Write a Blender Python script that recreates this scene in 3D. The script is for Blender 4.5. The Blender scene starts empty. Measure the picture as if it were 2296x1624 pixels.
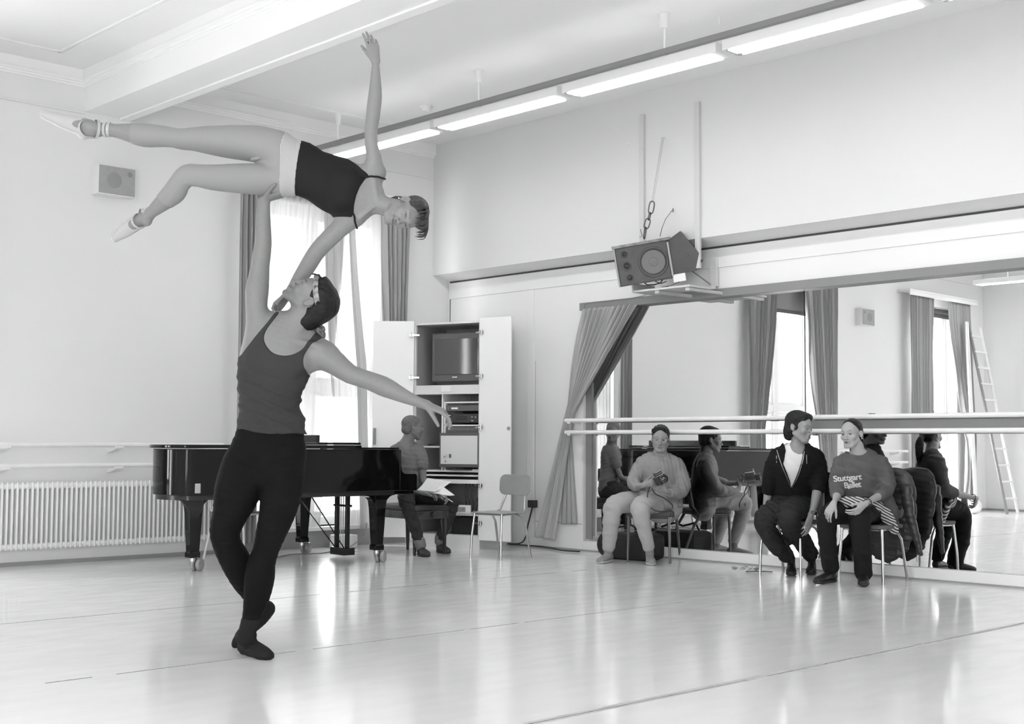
import bpy, bmesh, math, random
import numpy as np
from mathutils import Vector, Matrix
from mathutils.bvhtree import BVHTree
random.seed(7)
rng = np.random.default_rng(7)
SC = bpy.context.scene
COL = SC.collection
pi = math.pi

# ---------------- camera, sky, daylight, exposure ----------------
FPX, CX, CY, CAMH = 2905.0, 1148.0, 812.0, 1.1
RW = np.array([[0.72342367, 0.0469468, 0.68880635],
               [-0.6903889, 0.04251196, 0.72218827],
               [0.00462192, -0.99799235, 0.06316571]])   # world <- camera(right, down, forward)
cam = bpy.data.cameras.new('camera'); cam.lens = 36 * FPX / 2296; cam.sensor_width = 36
cam.clip_start = 0.05; cam.clip_end = 200
camo = bpy.data.objects.new('camera', cam); COL.objects.link(camo)
_r, _d, _f = RW[:, 0], RW[:, 1], RW[:, 2]
camo.matrix_world = Matrix(((_r[0], -_d[0], -_f[0], 0), (_r[1], -_d[1], -_f[1], 0), (_r[2], -_d[2], -_f[2], CAMH), (0, 0, 0, 1)))
SC.camera = camo
SC.view_settings.view_transform = 'Standard'; SC.view_settings.look = 'None'
SC.view_settings.gamma = 1; SC.view_settings.use_curve_mapping = False
SC.view_settings.exposure = 1.54
w = bpy.data.worlds.new('world'); SC.world = w; w.use_nodes = True
w.node_tree.nodes['Background'].inputs[0].default_value = (1, 1, 1, 1)
w.node_tree.nodes['Background'].inputs[1].default_value = 5.5
SC.cycles.max_bounces = 9; SC.cycles.diffuse_bounces = 5; SC.cycles.glossy_bounces = 5
SC.cycles.transmission_bounces = 6; SC.cycles.transparent_max_bounces = 12
SC.cycles.sample_clamp_indirect = 6.0
SC.cycles.caustics_reflective = False; SC.cycles.caustics_refractive = False

XR, XU, YB, ZC, XL, YR = 9.85, 9.60, 11.40, 4.56, -3.25, -4.0   # walls: lower right, upper right, back, ceiling, left, rear
def portal(name, x0, x1, z0, z1, y=None, x=None, d=1):
    l = bpy.data.lights.new(name, 'AREA'); l.shape = 'RECTANGLE'; l.size = abs(x1 - x0); l.size_y = z1 - z0
    l.cycles.is_portal = True
    o = bpy.data.objects.new(name, l); COL.objects.link(o)
    if y is not None:
        o.location = ((x0 + x1) / 2, y, (z0 + z1) / 2); o.rotation_euler = (pi / 2 * (-1 if d < 0 else 1), 0, 0)
        if d < 0: o.rotation_euler = (-pi / 2, 0, 0)
    else:
        o.location = (x, (x0 + x1) / 2, (z0 + z1) / 2); o.rotation_euler = (pi / 2, 0, -pi / 2)
    return o
BACKWIN = [(7.08, 8.98), (2.32, 3.96), (-2.20, -0.60)]
WZ0, WZ1 = 0.22, 3.64
REARWIN = []
ADDED_LEFTWIN = [(-3.6, -1.2), (0.2, 2.6)]  # unseen windows, added and placed in the left wall for extra daylight
for a, b in BACKWIN: portal('daylight_portal', a, b, WZ0, WZ1, y=YB + 0.35, d=-1)
for a, b in REARWIN: portal('daylight_portal', a, b, 0.4, 3.9, y=YR - 0.12, d=1)
for a, b in ADDED_LEFTWIN: portal('daylight_portal', a, b, 0.4, 3.9, x=XL - 0.12)

# ---------------- materials ----------------
_mc = {}
def mat(name, v, rough=0.5, spec=0.5, metal=0.0, nz=None, bump=None, coat=0.0, attr=None, stretch=None, sub=0.0, rvar=0.0):
    if name in _mc: return _mc[name]
    m = bpy.data.materials.new(name); _mc[name] = m; m.use_nodes = True
    nt = m.node_tree; N = nt.nodes; L = nt.links; b = N['Principled BSDF']
    b.inputs['Base Color'].default_value = (v, v, v, 1); b.inputs['Roughness'].default_value = rough
    b.inputs['Specular IOR Level'].default_value = spec; b.inputs['Metallic'].default_value = metal
    b.inputs['Coat Weight'].default_value = coat; b.inputs['Coat Roughness'].default_value = 0.08
    if sub: b.inputs['Subsurface Weight'].default_value = sub; b.inputs['Subsurface Scale'].default_value = 0.01
    tc = N.new('ShaderNodeTexCoord'); mp = N.new('ShaderNodeMapping'); L.new(tc.outputs['Object'], mp.inputs[0])
    if stretch: mp.inputs['Scale'].default_value = stretch
    src = None
    if attr:
        a = N.new('ShaderNodeAttribute'); a.attribute_name = attr; src = a.outputs['Color']
        L.new(src, b.inputs['Base Color'])
    if nz or rvar:
        n = N.new('ShaderNodeTexNoise'); n.inputs['Scale'].default_value = (nz or (8,))[0]; n.inputs['Detail'].default_value = 5
        L.new(mp.outputs[0], n.inputs['Vector'])
    if nz:
        mr = N.new('ShaderNodeMapRange'); mr.inputs['From Min'].default_value = 0.3; mr.inputs['From Max'].default_value = 0.7
        mr.inputs['To Min'].default_value = 1 - nz[1]; mr.inputs['To Max'].default_value = 1 + nz[1]
        L.new(n.outputs['Fac'], mr.inputs['Value'])
        mx = N.new('ShaderNodeVectorMath'); mx.operation = 'SCALE'
        if src: L.new(src, mx.inputs[0])
        else: mx.inputs[0].default_value = (v, v, v)
        L.new(mr.outputs[0], mx.inputs['Scale']); L.new(mx.outputs[0], b.inputs['Base Color'])
    if rvar:
        m2 = N.new('ShaderNodeMapRange'); m2.inputs['To Min'].default_value = rough * (1 - rvar); m2.inputs['To Max'].default_value = rough * (1 + rvar)
        L.new(n.outputs['Fac'], m2.inputs['Value']); L.new(m2.outputs[0], b.inputs['Roughness'])
    if bump:
        n2 = N.new('ShaderNodeTexNoise'); n2.inputs['Scale'].default_value = bump[0]; n2.inputs['Detail'].default_value = 4
        L.new(mp.outputs[0], n2.inputs['Vector'])
        bp = N.new('ShaderNodeBump'); bp.inputs['Strength'].default_value = bump[1]; bp.inputs['Distance'].default_value = bump[2] if len(bump) > 2 else 0.01
        L.new(n2.outputs['Fac'], bp.inputs['Height']); L.new(bp.outputs[0], b.inputs['Normal'])
    return m
def bands(m, axis, scale, amt, base):   # woven stripes / vertical seams as a wave multiplied on the colour
    nt = m.node_tree; N = nt.nodes; L = nt.links; b = N['Principled BSDF']
    tc = N.new('ShaderNodeTexCoord'); wv = N.new('ShaderNodeTexWave'); wv.bands_direction = axis; wv.inputs['Scale'].default_value = scale
    wv.inputs['Distortion'].default_value = 1.5
    L.new(tc.outputs['Object'], wv.inputs[0]); cr = N.new('ShaderNodeValToRGB')
    cr.color_ramp.elements[0].color = (base, base, base, 1); cr.color_ramp.elements[1].color = (amt, amt, amt, 1)
    cr.color_ramp.elements[0].position = 0.45; cr.color_ramp.elements[1].position = 0.55
    L.new(wv.outputs[0], cr.inputs[0]); L.new(cr.outputs[0], b.inputs['Base Color']); return m
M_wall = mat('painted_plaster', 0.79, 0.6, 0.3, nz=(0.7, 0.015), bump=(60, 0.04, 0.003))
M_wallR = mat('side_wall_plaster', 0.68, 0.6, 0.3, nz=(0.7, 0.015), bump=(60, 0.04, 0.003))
M_ceil = mat('ceiling_paint', 0.87, 0.7, 0.2, nz=(0.5, 0.01))
M_panel = mat('painted_panel', 0.79, 0.4, 0.4, nz=(0.9, 0.02))
M_trim = mat('white_gloss_paint', 0.80, 0.3, 0.5)
M_rad = mat('radiator_enamel', 0.80, 0.35, 0.5)
M_shadowgap = mat('dark_gap', 0.06, 0.7)
M_base = mat('grey_skirting', 0.30, 0.5)
M_bar = mat('barre_paint', 0.78, 0.35, 0.5, nz=(6, 0.04))
M_greybar = mat('grey_metal_rail', 0.24, 0.45, 0.5, nz=(3, 0.05))
M_black = mat('piano_lacquer', 0.004, 0.05, 0.28)
M_blacksat = mat('black_satin', 0.012, 0.25, 0.5)
M_felt = mat('dark_cloth', 0.02, 0.9)
M_chrome = mat('chrome', 0.5, 0.16, metal=1.0)
M_steel = mat('brushed_steel', 0.50, 0.30, metal=1.0)
M_white = mat('white_laminate', 0.80, 0.3, 0.5)
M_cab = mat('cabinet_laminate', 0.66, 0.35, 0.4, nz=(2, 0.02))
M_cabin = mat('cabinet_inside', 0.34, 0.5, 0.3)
M_wood = mat('chair_plywood', 0.28, 0.35, 0.5, nz=(5, 0.08), stretch=(1, 8, 1))
M_plast = mat('black_plastic', 0.03, 0.35, 0.5)
M_dgrey = mat('dark_grey_plastic', 0.10, 0.4, 0.5)
M_mgrey = mat('mid_grey_plastic', 0.25, 0.4, 0.5)
M_paper = mat('paper', 0.78, 0.8, 0.1)
M_ink = mat('ink', 0.05, 0.8)
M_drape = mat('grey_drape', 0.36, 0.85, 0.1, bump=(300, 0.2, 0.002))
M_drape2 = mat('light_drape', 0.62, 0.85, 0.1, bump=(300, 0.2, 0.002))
M_post = mat('bracket_paint', 0.60, 0.5, 0.3)
M_nylon = mat('black_nylon', 0.018, 0.6, 0.3, bump=(180, 0.3, 0.003))
def special():
    m = _mc['light_drape']; nt = m.node_tree; N = nt.nodes; L = nt.links; b = N['Principled BSDF']; t = N.new('ShaderNodeBsdfTranslucent'); t.inputs[0].default_value = (.8, .8, .8, 1); mx = N.new('ShaderNodeMixShader'); mx.inputs[0].default_value = .38
    o = [n for n in N if n.type == 'OUTPUT_MATERIAL'][0]; L.new(b.outputs[0], mx.inputs[1]); L.new(t.outputs[0], mx.inputs[2]); L.new(mx.outputs[0], o.inputs[0])
    e2 = bpy.data.materials.new('added_top_glow'); e2.use_nodes = True; _mc['added_top_glow'] = e2; b = e2.node_tree.nodes['Principled BSDF']; b.inputs['Emission Color'].default_value = (1, 1, 1, 1); b.inputs['Emission Strength'].default_value = 0.7  # weak emission for the strips added above the lamp housings
    # mirror
    m = mat('mirror_glass', 0.90, 0.0, metal=1.0)
    # floor vinyl
    f = bpy.data.materials.new('dance_vinyl'); f.use_nodes = True; _mc['dance_vinyl'] = f
    nt = f.node_tree; N = nt.nodes; L = nt.links; b = N['Principled BSDF']
    tc = N.new('ShaderNodeTexCoord')
    n = N.new('ShaderNodeTexNoise'); n.inputs['Scale'].default_value = 0.9; n.inputs['Detail'].default_value = 6
    L.new(tc.outputs['Object'], n.inputs['Vector'])
    cr = N.new('ShaderNodeMapRange'); cr.inputs['From Min'].default_value = 0.3; cr.inputs['From Max'].default_value = 0.7
    cr.inputs['To Min'].default_value = 0.80; cr.inputs['To Max'].default_value = 0.85
    L.new(n.outputs['Fac'], cr.inputs['Value']); L.new(cr.outputs[0], b.inputs['Base Color'])
    n2 = N.new('ShaderNodeTexNoise'); n2.inputs['Scale'].default_value = 3.0; n2.inputs['Detail'].default_value = 8
    mp = N.new('ShaderNodeMapping'); mp.inputs['Scale'].default_value = (1, 3, 1); L.new(tc.outputs['Object'], mp.inputs[0]); L.new(mp.outputs[0], n2.inputs['Vector'])
    rr = N.new('ShaderNodeMapRange'); rr.inputs['To Min'].default_value = 0.14; rr.inputs['To Max'].default_value = 0.30
    L.new(n2.outputs['Fac'], rr.inputs['Value']); L.new(rr.outputs[0], b.inputs['Roughness'])
    b.inputs['Specular IOR Level'].default_value = 0.6; b.inputs['Coat Weight'].default_value = 0.5; b.inputs['Coat Roughness'].default_value = 0.10
    n3 = N.new('ShaderNodeTexNoise'); n3.inputs['Scale'].default_value = 1.6; n3.inputs['Detail'].default_value = 3
    L.new(tc.outputs['Object'], n3.inputs['Vector'])
    bp = N.new('ShaderNodeBump'); bp.inputs['Strength'].default_value = 0.05; bp.inputs['Distance'].default_value = 0.01
    L.new(n3.outputs['Fac'], bp.inputs['Height']); L.new(bp.outputs[0], b.inputs['Normal']); L.new(bp.outputs[0], b.inputs['Coat Normal'])
    # pane glass
    g = bpy.data.materials.new('window_glass'); g.use_nodes = True; _mc['window_glass'] = g
    nt = g.node_tree; N = nt.nodes; L = nt.links; N.clear()
    o = N.new('ShaderNodeOutputMaterial'); t = N.new('ShaderNodeBsdfTransparent'); gl = N.new('ShaderNodeBsdfGlossy'); mx = N.new('ShaderNodeMixShader')
    t.inputs[0].default_value = (0.95, 0.95, 0.95, 1); gl.inputs['Roughness'].default_value = 0.0; mx.inputs[0].default_value = 0.06
    L.new(t.outputs[0], mx.inputs[1]); L.new(gl.outputs[0], mx.inputs[2]); L.new(mx.outputs[0], o.inputs[0])
    # sheer curtain
    s = bpy.data.materials.new('sheer_fabric'); s.use_nodes = True; _mc['sheer_fabric'] = s
    nt = s.node_tree; N = nt.nodes; L = nt.links; N.clear()
    o = N.new('ShaderNodeOutputMaterial'); t = N.new('ShaderNodeBsdfTransparent'); d = N.new('ShaderNodeBsdfDiffuse'); tr = N.new('ShaderNodeBsdfTranslucent')
    a = N.new('ShaderNodeMixShader'); c = N.new('ShaderNodeMixShader')
    d.inputs[0].default_value = (.6, .6, .6, 1); tr.inputs[0].default_value = (.195, .195, .195, 1)
    a.inputs[0].default_value = 0.5; c.inputs[0].default_value = 0.965
    L.new(d.outputs[0], a.inputs[1]); L.new(tr.outputs[0], a.inputs[2]); L.new(t.outputs[0], c.inputs[1]); L.new(a.outputs[0], c.inputs[2]); L.new(c.outputs[0], o.inputs[0])
    # fluorescent tube
    e = bpy.data.materials.new('lit_diffuser'); e.use_nodes = True; _mc['lit_diffuser'] = e
    b = e.node_tree.nodes['Principled BSDF']; b.inputs['Emission Color'].default_value = (1, 1, 1, 1); b.inputs['Emission Strength'].default_value = 6.0
    # tv screen
special()
M_mirror, M_floor, M_glass, M_sheer, M_lit = (_mc[k] for k in ('mirror_glass', 'dance_vinyl', 'window_glass', 'sheer_fabric', 'lit_diffuser'))

# ---------------- pixel measurements -> world points ----------------
def ray(px, py): return RW @ np.array([px - CX, py - CY, FPX])
CO = np.array([0, 0, CAMH])
def onz(px, py, z=0.0): r = ray(px, py); return CO + r * (z - CAMH) / r[2]
def onx(px, py, x): r = ray(px, py); return CO + r * x / r[0]
def ony(px, py, y): r = ray(px, py); return CO + r * y / r[1]
def atd(px, py, d): return CO + ray(px, py) / FPX * d

# ---------------- mesh building ----------------
class MB:
    def __init__(s): s.v = []; s.f = []; s.m = []; s.mi = 0
    def add(s, vs, fs):
        o = len(s.v); s.v += [tuple(map(float, p)) for p in vs]
        for f in fs: s.f.append(tuple(i + o for i in f)); s.m.append(s.mi)
        return s
    def box(s, lo, hi, M=None):
        x0, y0, z0 = lo; x1, y1, z1 = hi
        vs = [(x0, y0, z0), (x1, y0, z0), (x1, y1, z0), (x0, y1, z0), (x0, y0, z1), (x1, y0, z1), (x1, y1, z1), (x0, y1, z1)]
        if M is not None: vs = [M @ Vector(p) for p in vs]
        return s.add(vs, [(0, 3, 2, 1), (4, 5, 6, 7), (0, 1, 5, 4), (1, 2, 6, 5), (2, 3, 7, 6), (3, 0, 4, 7)])
    def cbox(s, c, sz, M=None):
        return s.box([c[i] - sz[i] / 2 for i in range(3)], [c[i] + sz[i] / 2 for i in range(3)], M)
    def tube(s, path, r, n=12, cap=True, closed=False):
        P = [np.array(p, float) for p in path]; K = len(P); rs = r if hasattr(r, '__len__') else [r] * K
        up = None; vs = []; fs = []
        for i in range(K):
            if closed: t = P[(i + 1) % K] - P[i - 1]
            else: t = P[min(i + 1, K - 1)] - P[max(i - 1, 0)]
            t = t / (np.linalg.norm(t) + 1e-12)
            if up is None:
                up = np.array([0, 0, 1.0]) if abs(t[2]) < 0.9 else np.array([1.0, 0, 0])
            u = up - t * (up @ t); u /= np.linalg.norm(u); up = u; v = np.cross(t, u)
            for k in range(n):
                a = 2 * pi * k / n; vs.append(P[i] + rs[i] * (math.cos(a) * u + math.sin(a) * v))
        for i in range(K if closed else K - 1):
            j = (i + 1) % K
            for k in range(n): fs.append((i * n + k, i * n + (k + 1) % n, j * n + (k + 1) % n, j * n + k))
        if cap and not closed: fs.append(tuple(range(n))[::-1]); fs.append(tuple((K - 1) * n + k for k in range(n)))
        return s.add(vs, fs)
    def cyl(s, a, b, r0, r1=None, n=16): return s.tube([a, b], [r0, r0 if r1 is None else r1], n)
    def lathe(s, prof, n=20, c=(0, 0, 0), ax='z', M=None):
        vs = []; fs = []; K = len(prof)
        for r, h in prof:
            for k in range(n):
                a = 2 * pi * k / n; x, y = r * math.cos(a), r * math.sin(a)
                p = {'z': (x, y, h), 'y': (x, h, y), 'x': (h, x, y)}[ax]
                p = Vector((p[0] + c[0], p[1] + c[1], p[2] + c[2])); vs.append(M @ p if M is not None else p)
        for i in range(K - 1):
            for k in range(n): fs.append((i * n + k, i * n + (k + 1) % n, (i + 1) * n + (k + 1) % n, (i + 1) * n + k))
        fs.append(tuple(range(n))[::-1]); fs.append(tuple((K - 1) * n + k for k in range(n)))
        return s.add(vs, fs)
    def grid(s, fn, nu, nv, thick=0):
        vs = [fn(i / nu, j / nv) for j in range(nv + 1) for i in range(nu + 1)]; W = nu + 1
        return s.add(vs, [(j * W + i, j * W + i + 1, (j + 1) * W + i + 1, (j + 1) * W + i) for j in range(nv) for i in range(nu)])
    def prism(s, poly, h0, h1, plane='xy', M=None):   # polygon extruded along the remaining axis
        def p3(a, b, h): return {'xy': (a, b, h), 'xz': (a, h, b), 'yz': (h, a, b)}[plane]
        n = len(poly); vs = [p3(a, b, h0) for a, b in poly] + [p3(a, b, h1) for a, b in poly]
        if M is not None: vs = [M @ Vector(p) for p in vs]
        fs = [tuple(range(n))[::-1], tuple(range(n, 2 * n))] + [(i, (i + 1) % n, n + (i + 1) % n, n + i) for i in range(n)]
        return s.add(vs, fs)
    def ball(s, c, r, n=16, m=10, M=None):
        rr = r if hasattr(r, '__len__') else (r, r, r); vs = []; fs = []
        for j in range(m + 1):
            b = -pi / 2 + pi * j / m
            for k in range(n):
                a = 2 * pi * k / n
                p = Vector((rr[0] * math.cos(b) * math.cos(a), rr[1] * math.cos(b) * math.sin(a), rr[2] * math.sin(b)))
                if M is not None: p = M @ p
                vs.append((p[0] + c[0], p[1] + c[1], p[2] + c[2]))
        for j in range(m):
            for k in range(n): fs.append((j * n + k, j * n + (k + 1) % n, (j + 1) * n + (k + 1) % n, (j + 1) * n + k))
        return s.add(vs, fs)
    def xf(s, M): s.v = [tuple(M @ Vector(p)) for p in s.v]; return s
def part(name, mb, m, parent=None, world=False, bev=0, smooth=None, solid=0, sub=0, label=None, kind=None):
    me = bpy.data.meshes.new(name); vs = mb.v
    if world and parent is not None:
        Mi = parent.matrix_basis.inverted() if parent.parent is None else (parent.parent.matrix_basis @ parent.matrix_basis).inverted()
        vs = [tuple(Mi @ Vector(p)) for p in vs]
    me.from_pydata(vs, [], mb.f); me.validate(); me.update()
    for mm in (m if isinstance(m, (list, tuple)) else [m]): me.materials.append(mm)
    if isinstance(m, (list, tuple)): me.polygons.foreach_set('material_index', mb.m[:len(me.polygons)])
    bm = bmesh.new(); bm.from_mesh(me); bmesh.ops.recalc_face_normals(bm, faces=bm.faces); bm.to_mesh(me); bm.free()
    o = bpy.data.objects.new(name, me); COL.objects.link(o)
    if parent is not None: o.parent = parent
    if smooth is None: smooth = len(mb.f) > 12
    if smooth:
        for p in me.polygons: p.use_smooth = True
        try: me.set_sharp_from_angle(angle=math.radians(38))
        except Exception: pass
    if solid: md = o.modifiers.new('thick', 'SOLIDIFY'); md.thickness = solid; md.offset = 0
    if bev: md = o.modifiers.new('bevel', 'BEVEL'); md.width = bev; md.segments = 2; md.limit_method = 'ANGLE'; md.angle_limit = 0.6; md.harden_normals = False
    if sub: md = o.modifiers.new('sub', 'SUBSURF'); md.levels = sub; md.render_levels = sub
    if label: o['label'] = label
    if kind: o['kind'] = kind
    return o
def thing(name, label, cat, loc=(0, 0, 0), rotz=0.0, group=None):
    o = bpy.data.objects.new(name, None); COL.objects.link(o); o.empty_display_size = 0.2
    o.location = tuple(float(c) for c in loc); o.rotation_euler = (0, 0, rotz); o['label'] = label; o['category'] = cat
    if group: o['group'] = group
    return o
def tag(o, label, cat, group=None):
    o['label'] = label; o['category'] = cat
    if group: o['group'] = group
    return o
def struct(name, mb, m, parent=None, **k): return part(name, mb, m, parent, kind='structure', **k)
def copy_tree(o, parent=None):
    c = o.copy(); COL.objects.link(c)
    if parent is not None: c.parent = parent
    for ch in [x for x in bpy.data.objects if x.parent == o]: copy_tree(ch, c)
    return c

# ================= THE ROOM =================
Y0 = YR - 0.3
struct('floor', MB().box((XL - 0.3, Y0, -0.1), (XR + 0.4, YB + 0.4, 0)), M_floor)
# taped seams between the vinyl sheets
def seam(y, x0, x1, w, seed):
    r = random.Random(seed); mb = MB()
    x = x0
    while x < x1:
        l = r.uniform(0.15, 0.7); ww = w * r.uniform(0.5, 1.3); dy = r.uniform(-0.004, 0.004)
        mb.box((x, y - ww / 2 + dy, 0.0), (min(x + l, x1), y + ww / 2 + dy, 0.0012)); x += l + (r.uniform(0.0, 0.25) if r.random() < 0.35 else 0)
    return mb
M_seam = mat('seam_dirt', 0.20, 0.6, nz=(30, 0.5)); M_tape = mat('seam_tape', 0.50, 0.35, nz=(12, 0.1))
for i, (y, a, b, w_) in enumerate([(3.69, -3, 9.7, 0.008), (5.80, 2.6, 7.2, 0.007), (7.84, -3, 8.4, 0.006), (1.6, -3, 9.7, 0.008)]):
    struct('trim_%d' % (20 + i), seam(y, a, b, w_, i), M_seam)
tp = MB()
tp.box((-3, 3.67, 0.0), (9.7, 3.725, 0.0006)); struct('trim_30', tp, M_tape)

def wall_with_holes(name, u0, u1, z0, z1, holes, plane, a, b, m):
    mb = MB(); us = sorted({u0, u1, *[h[0] for h in holes], *[h[1] for h in holes]})
    for i in range(len(us) - 1):
        c = (us[i] + us[i + 1]) / 2; segs = [(z0, z1)]
        for h in holes:
            if h[0] < c < h[1]:
                segs = [(z0, h[2]), (h[3], z1)]
        for s0, s1 in segs:
            if s1 - s0 < 1e-4: continue
            if plane == 'y': mb.box((us[i], a, s0), (us[i + 1], b, s1))
            else: mb.box((a, us[i], s0), (b, us[i + 1], s1))
    return struct(name, mb, m)
wall_with_holes('wall_back', XL - 0.3, XR + 0.4, 0, ZC + 0.1, [(a, b, WZ0, WZ1) for a, b in BACKWIN], 'y', YB, YB + 0.32, M_wall)
wall_with_holes('wall_rear', XL - 0.3, XR + 0.4, 0, ZC + 0.1, [(a, b, 0.4, 3.9) for a, b in REARWIN], 'y', YR - 0.3, YR, M_wall)
wall_with_holes('wall_left', YR, YB, 0, ZC + 0.1, [(a, b, 0.4, 3.9) for a, b in ADDED_LEFTWIN], 'x', XL - 0.3, XL, M_wall)
MY0, MY1 = -0.5, 9.26     # mirror extent along the right wall
# upper wall overhangs the lower one; the mirror sits in a shallow recess
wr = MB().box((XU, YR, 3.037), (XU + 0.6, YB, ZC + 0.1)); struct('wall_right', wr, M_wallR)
sf = MB(); sf.add([(XU, YR, 3.037), (XU, YB, 3.037), (XR, YB, 2.985), (XR, YR, 2.985)], [(0, 1, 2, 3)]); struct('trim_1', sf, M_wall)
lw = MB(); lw.box((XR, MY1, 0), (XR + 0.3, YB, 2.984)); lw.box((XR, YR, 2.5), (XR + 0.3, MY1, 2.984)); lw.box((XR, YR, 0), (XR + 0.3, MY0, 2.5)); lw.box((XR + 0.1, MY0, 0), (XR + 0.3, MY1, 2.5))
struct('wall_right_lower', lw, M_panel)
gp = MB().box((XR - 0.004, YR, 2.968), (XR + 0.002, YB - 0.02, 2.986)); struct('trim_2', gp, M_shadowgap)
bd = MB().box((XR - 0.012, YR, 2.78), (XR, YB - 0.02, 2.965)); struct('trim_3', bd, M_panel, bev=0.004)
# panel joints on the cladding
pj = MB().box((XR - 0.008, 9.98, 0.1), (XR, 10.08, 2.78)); struct('trim_4', pj, M_panel, bev=0.003)
pj = MB().box((XR - 0.003, YB - 0.03, 0), (XR, YB - 0.02, 2.965)); struct('trim_5', pj, M_shadowgap)
pj = MB().box((XR - 0.002, 9.955, 0.1), (XR, 9.962, 2.0)); struct('trim_6', pj, mat('seam_grey', 0.42))
pj = MB().box((XR - 0.002, MY1 + 0.0, 0.27), (XR, 9.95, 0.276)); struct('trim_7', pj, M_base)
# ceiling with beams
struct('ceiling', MB().box((XL - 0.3, Y0, ZC), (XR + 0.4, YB + 0.4, ZC + 0.2)), M_ceil)
for i, (x0, x1) in enumerate([(5.34, 5.78), (0.68, 1.12)]):
    struct('trim_%d' % (8 + i), MB().box((x0, YR, 4.18), (x1, YB, ZC)), M_ceil)
    struct('trim_%d' % (10 + i), MB().box((x0 + 0.35, YR, 4.165), (x1 + 0.012, YB, 4.20)), M_ceil, bev=0.006)
def cornice(x0, x1, n):
    mb = MB()
    prof = [(0.0, 4.405), (0.012, 4.405), (0.016, 4.42), (0.034, 4.425), (0.038, 4.44), (0.055, 4.445), (0.060, 4.462), (0.045, 4.466), (0.05, ZC), (0.0, ZC)]
    def ring(pts):
        for k in range(len(pts) - 1):
            (ax, ay, nx, ny), (bx, by, mx, my) = pts[k], pts[k + 1]
            vs = [(ax + nx * p, ay + ny * p, z) for p, z in prof] + [(bx + mx * p, by + my * p, z) for p, z in prof]; K = len(prof)
            mb.add(vs, [(i, (i + 1) % K, K + (i + 1) % K, K + i) for i in range(K)])
    ring([(x0, YR, 1, 0), (x0, YB, 1, -1), (x1, YB, -1 if x1 < XU else 0, -1)] + ([(x1, YR, -1, 0)] if x1 < XU else []))
    for off in (0.42, 0.46):
        q = [(x0 + off, YR), (x0 + off, YB - off), (x1 - off, YB - off), (x1 - off, YR)]
        for k in range(3 if x1 < XU else 2):
            a, b = q[k], q[k + 1]; lo = (min(a[0], b[0]) - 0.009, min(a[1], b[1]) - 0.009, ZC - 0.012); hi = (max(a[0], b[0]) + 0.009, max(a[1], b[1]) + 0.009, ZC + 0.01); mb.box(lo, hi)
    struct('trim_%d' % n, mb, M_ceil, smooth=False)
cornice(5.78, XU, 13); cornice(1.12, 5.34, 14); cornice(XL, 0.68, 15)
fr = MB()
for a, b in ((XL, 0.68), (1.12, 5.34), (5.78, XU)): fr.box((a, YB - 0.02, 4.155), (b, YB, 4.172))
struct('trim_16', fr, M_wall, bev=0.004)
# skirtings
struct('baseboard_back', MB().box((XL, YB - 0.03, 0), (8.9, YB, 0.035)), M_base)
struct('baseboard_left', MB().box((XL, YR, 0), (XL + 0.03, YB, 0.035)), M_base)

# mirror wall: two panels leaning back by a hair, seam, header rail, plinth, centre rail
def mirror(name, y0, y1):
    z0, z1, x = 0.10, 2.50, XR + 0.045; t = 0.0032
    mb = MB(); mb.add([(x, y0, z0), (x, y1, z0), (x + (z1 - z0) * t, y1, z1), (x + (z1 - z0) * t, y0, z1),
                       (x + 0.02, y0, z0), (x + 0.02, y1, z0), (x + 0.02 + (z1 - z0) * t, y1, z1), (x + 0.02 + (z1 - z0) * t, y0, z1)],
                      [(0, 1, 2, 3), (4, 7, 6, 5), (0, 4, 5, 1), (3, 2, 6, 7), (0, 3, 7, 4), (1, 5, 6, 2)])
    return part(name, mb, M_mirror)
SE = 6.575
tag(mirror('wall_mirror', SE + 0.004, MY1 - 0.01), 'wall mirror panel on the left, beside the gathered curtain', 'mirror', 'mirror panels of the ballet studio')
tag(mirror('wall_mirror', MY0, SE - 0.004), 'wall mirror panel on the right, behind the seated man and ponytailed woman', 'mirror', 'mirror panels of the ballet studio')
hb = MB().box((XR - 0.03, MY0, 2.495), (XR + 0.10, MY1 + 0.02, 2.575)); tag(part('mirror_header_rail', hb, M_greybar, bev=0.004), 'long grey rail along the top of the wall mirror', 'rail')
vf = MB().box((XR + 0.0, MY1 - 0.012, 0.1), (XR + 0.045, MY1 + 0.002, 2.5)); struct('trim_17', vf, M_trim)
vf = MB().box((XR + 0.036, MY1 - 0.10, 0.12), (XR + 0.058, MY1 - 0.012, 2.5)); struct('trim_18', vf, M_greybar)
struct('trim_19', MB().box((XR, MY0, 0), (XR + 0.1, MY1, 0.10)), M_panel, bev=0.004)
struct('baseboard_right', MB().box((XR - 0.01, YR, 0), (XR, 9.9, 0.014)), M_base)
tag(part('mirror_strip', MB().box((XR + 0.025, MY0, 1.238), (XR + 0.044, 6.50, 1.318)), M_greybar), 'grey horizontal strip across the right mirror between the two barres', 'strip')
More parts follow.
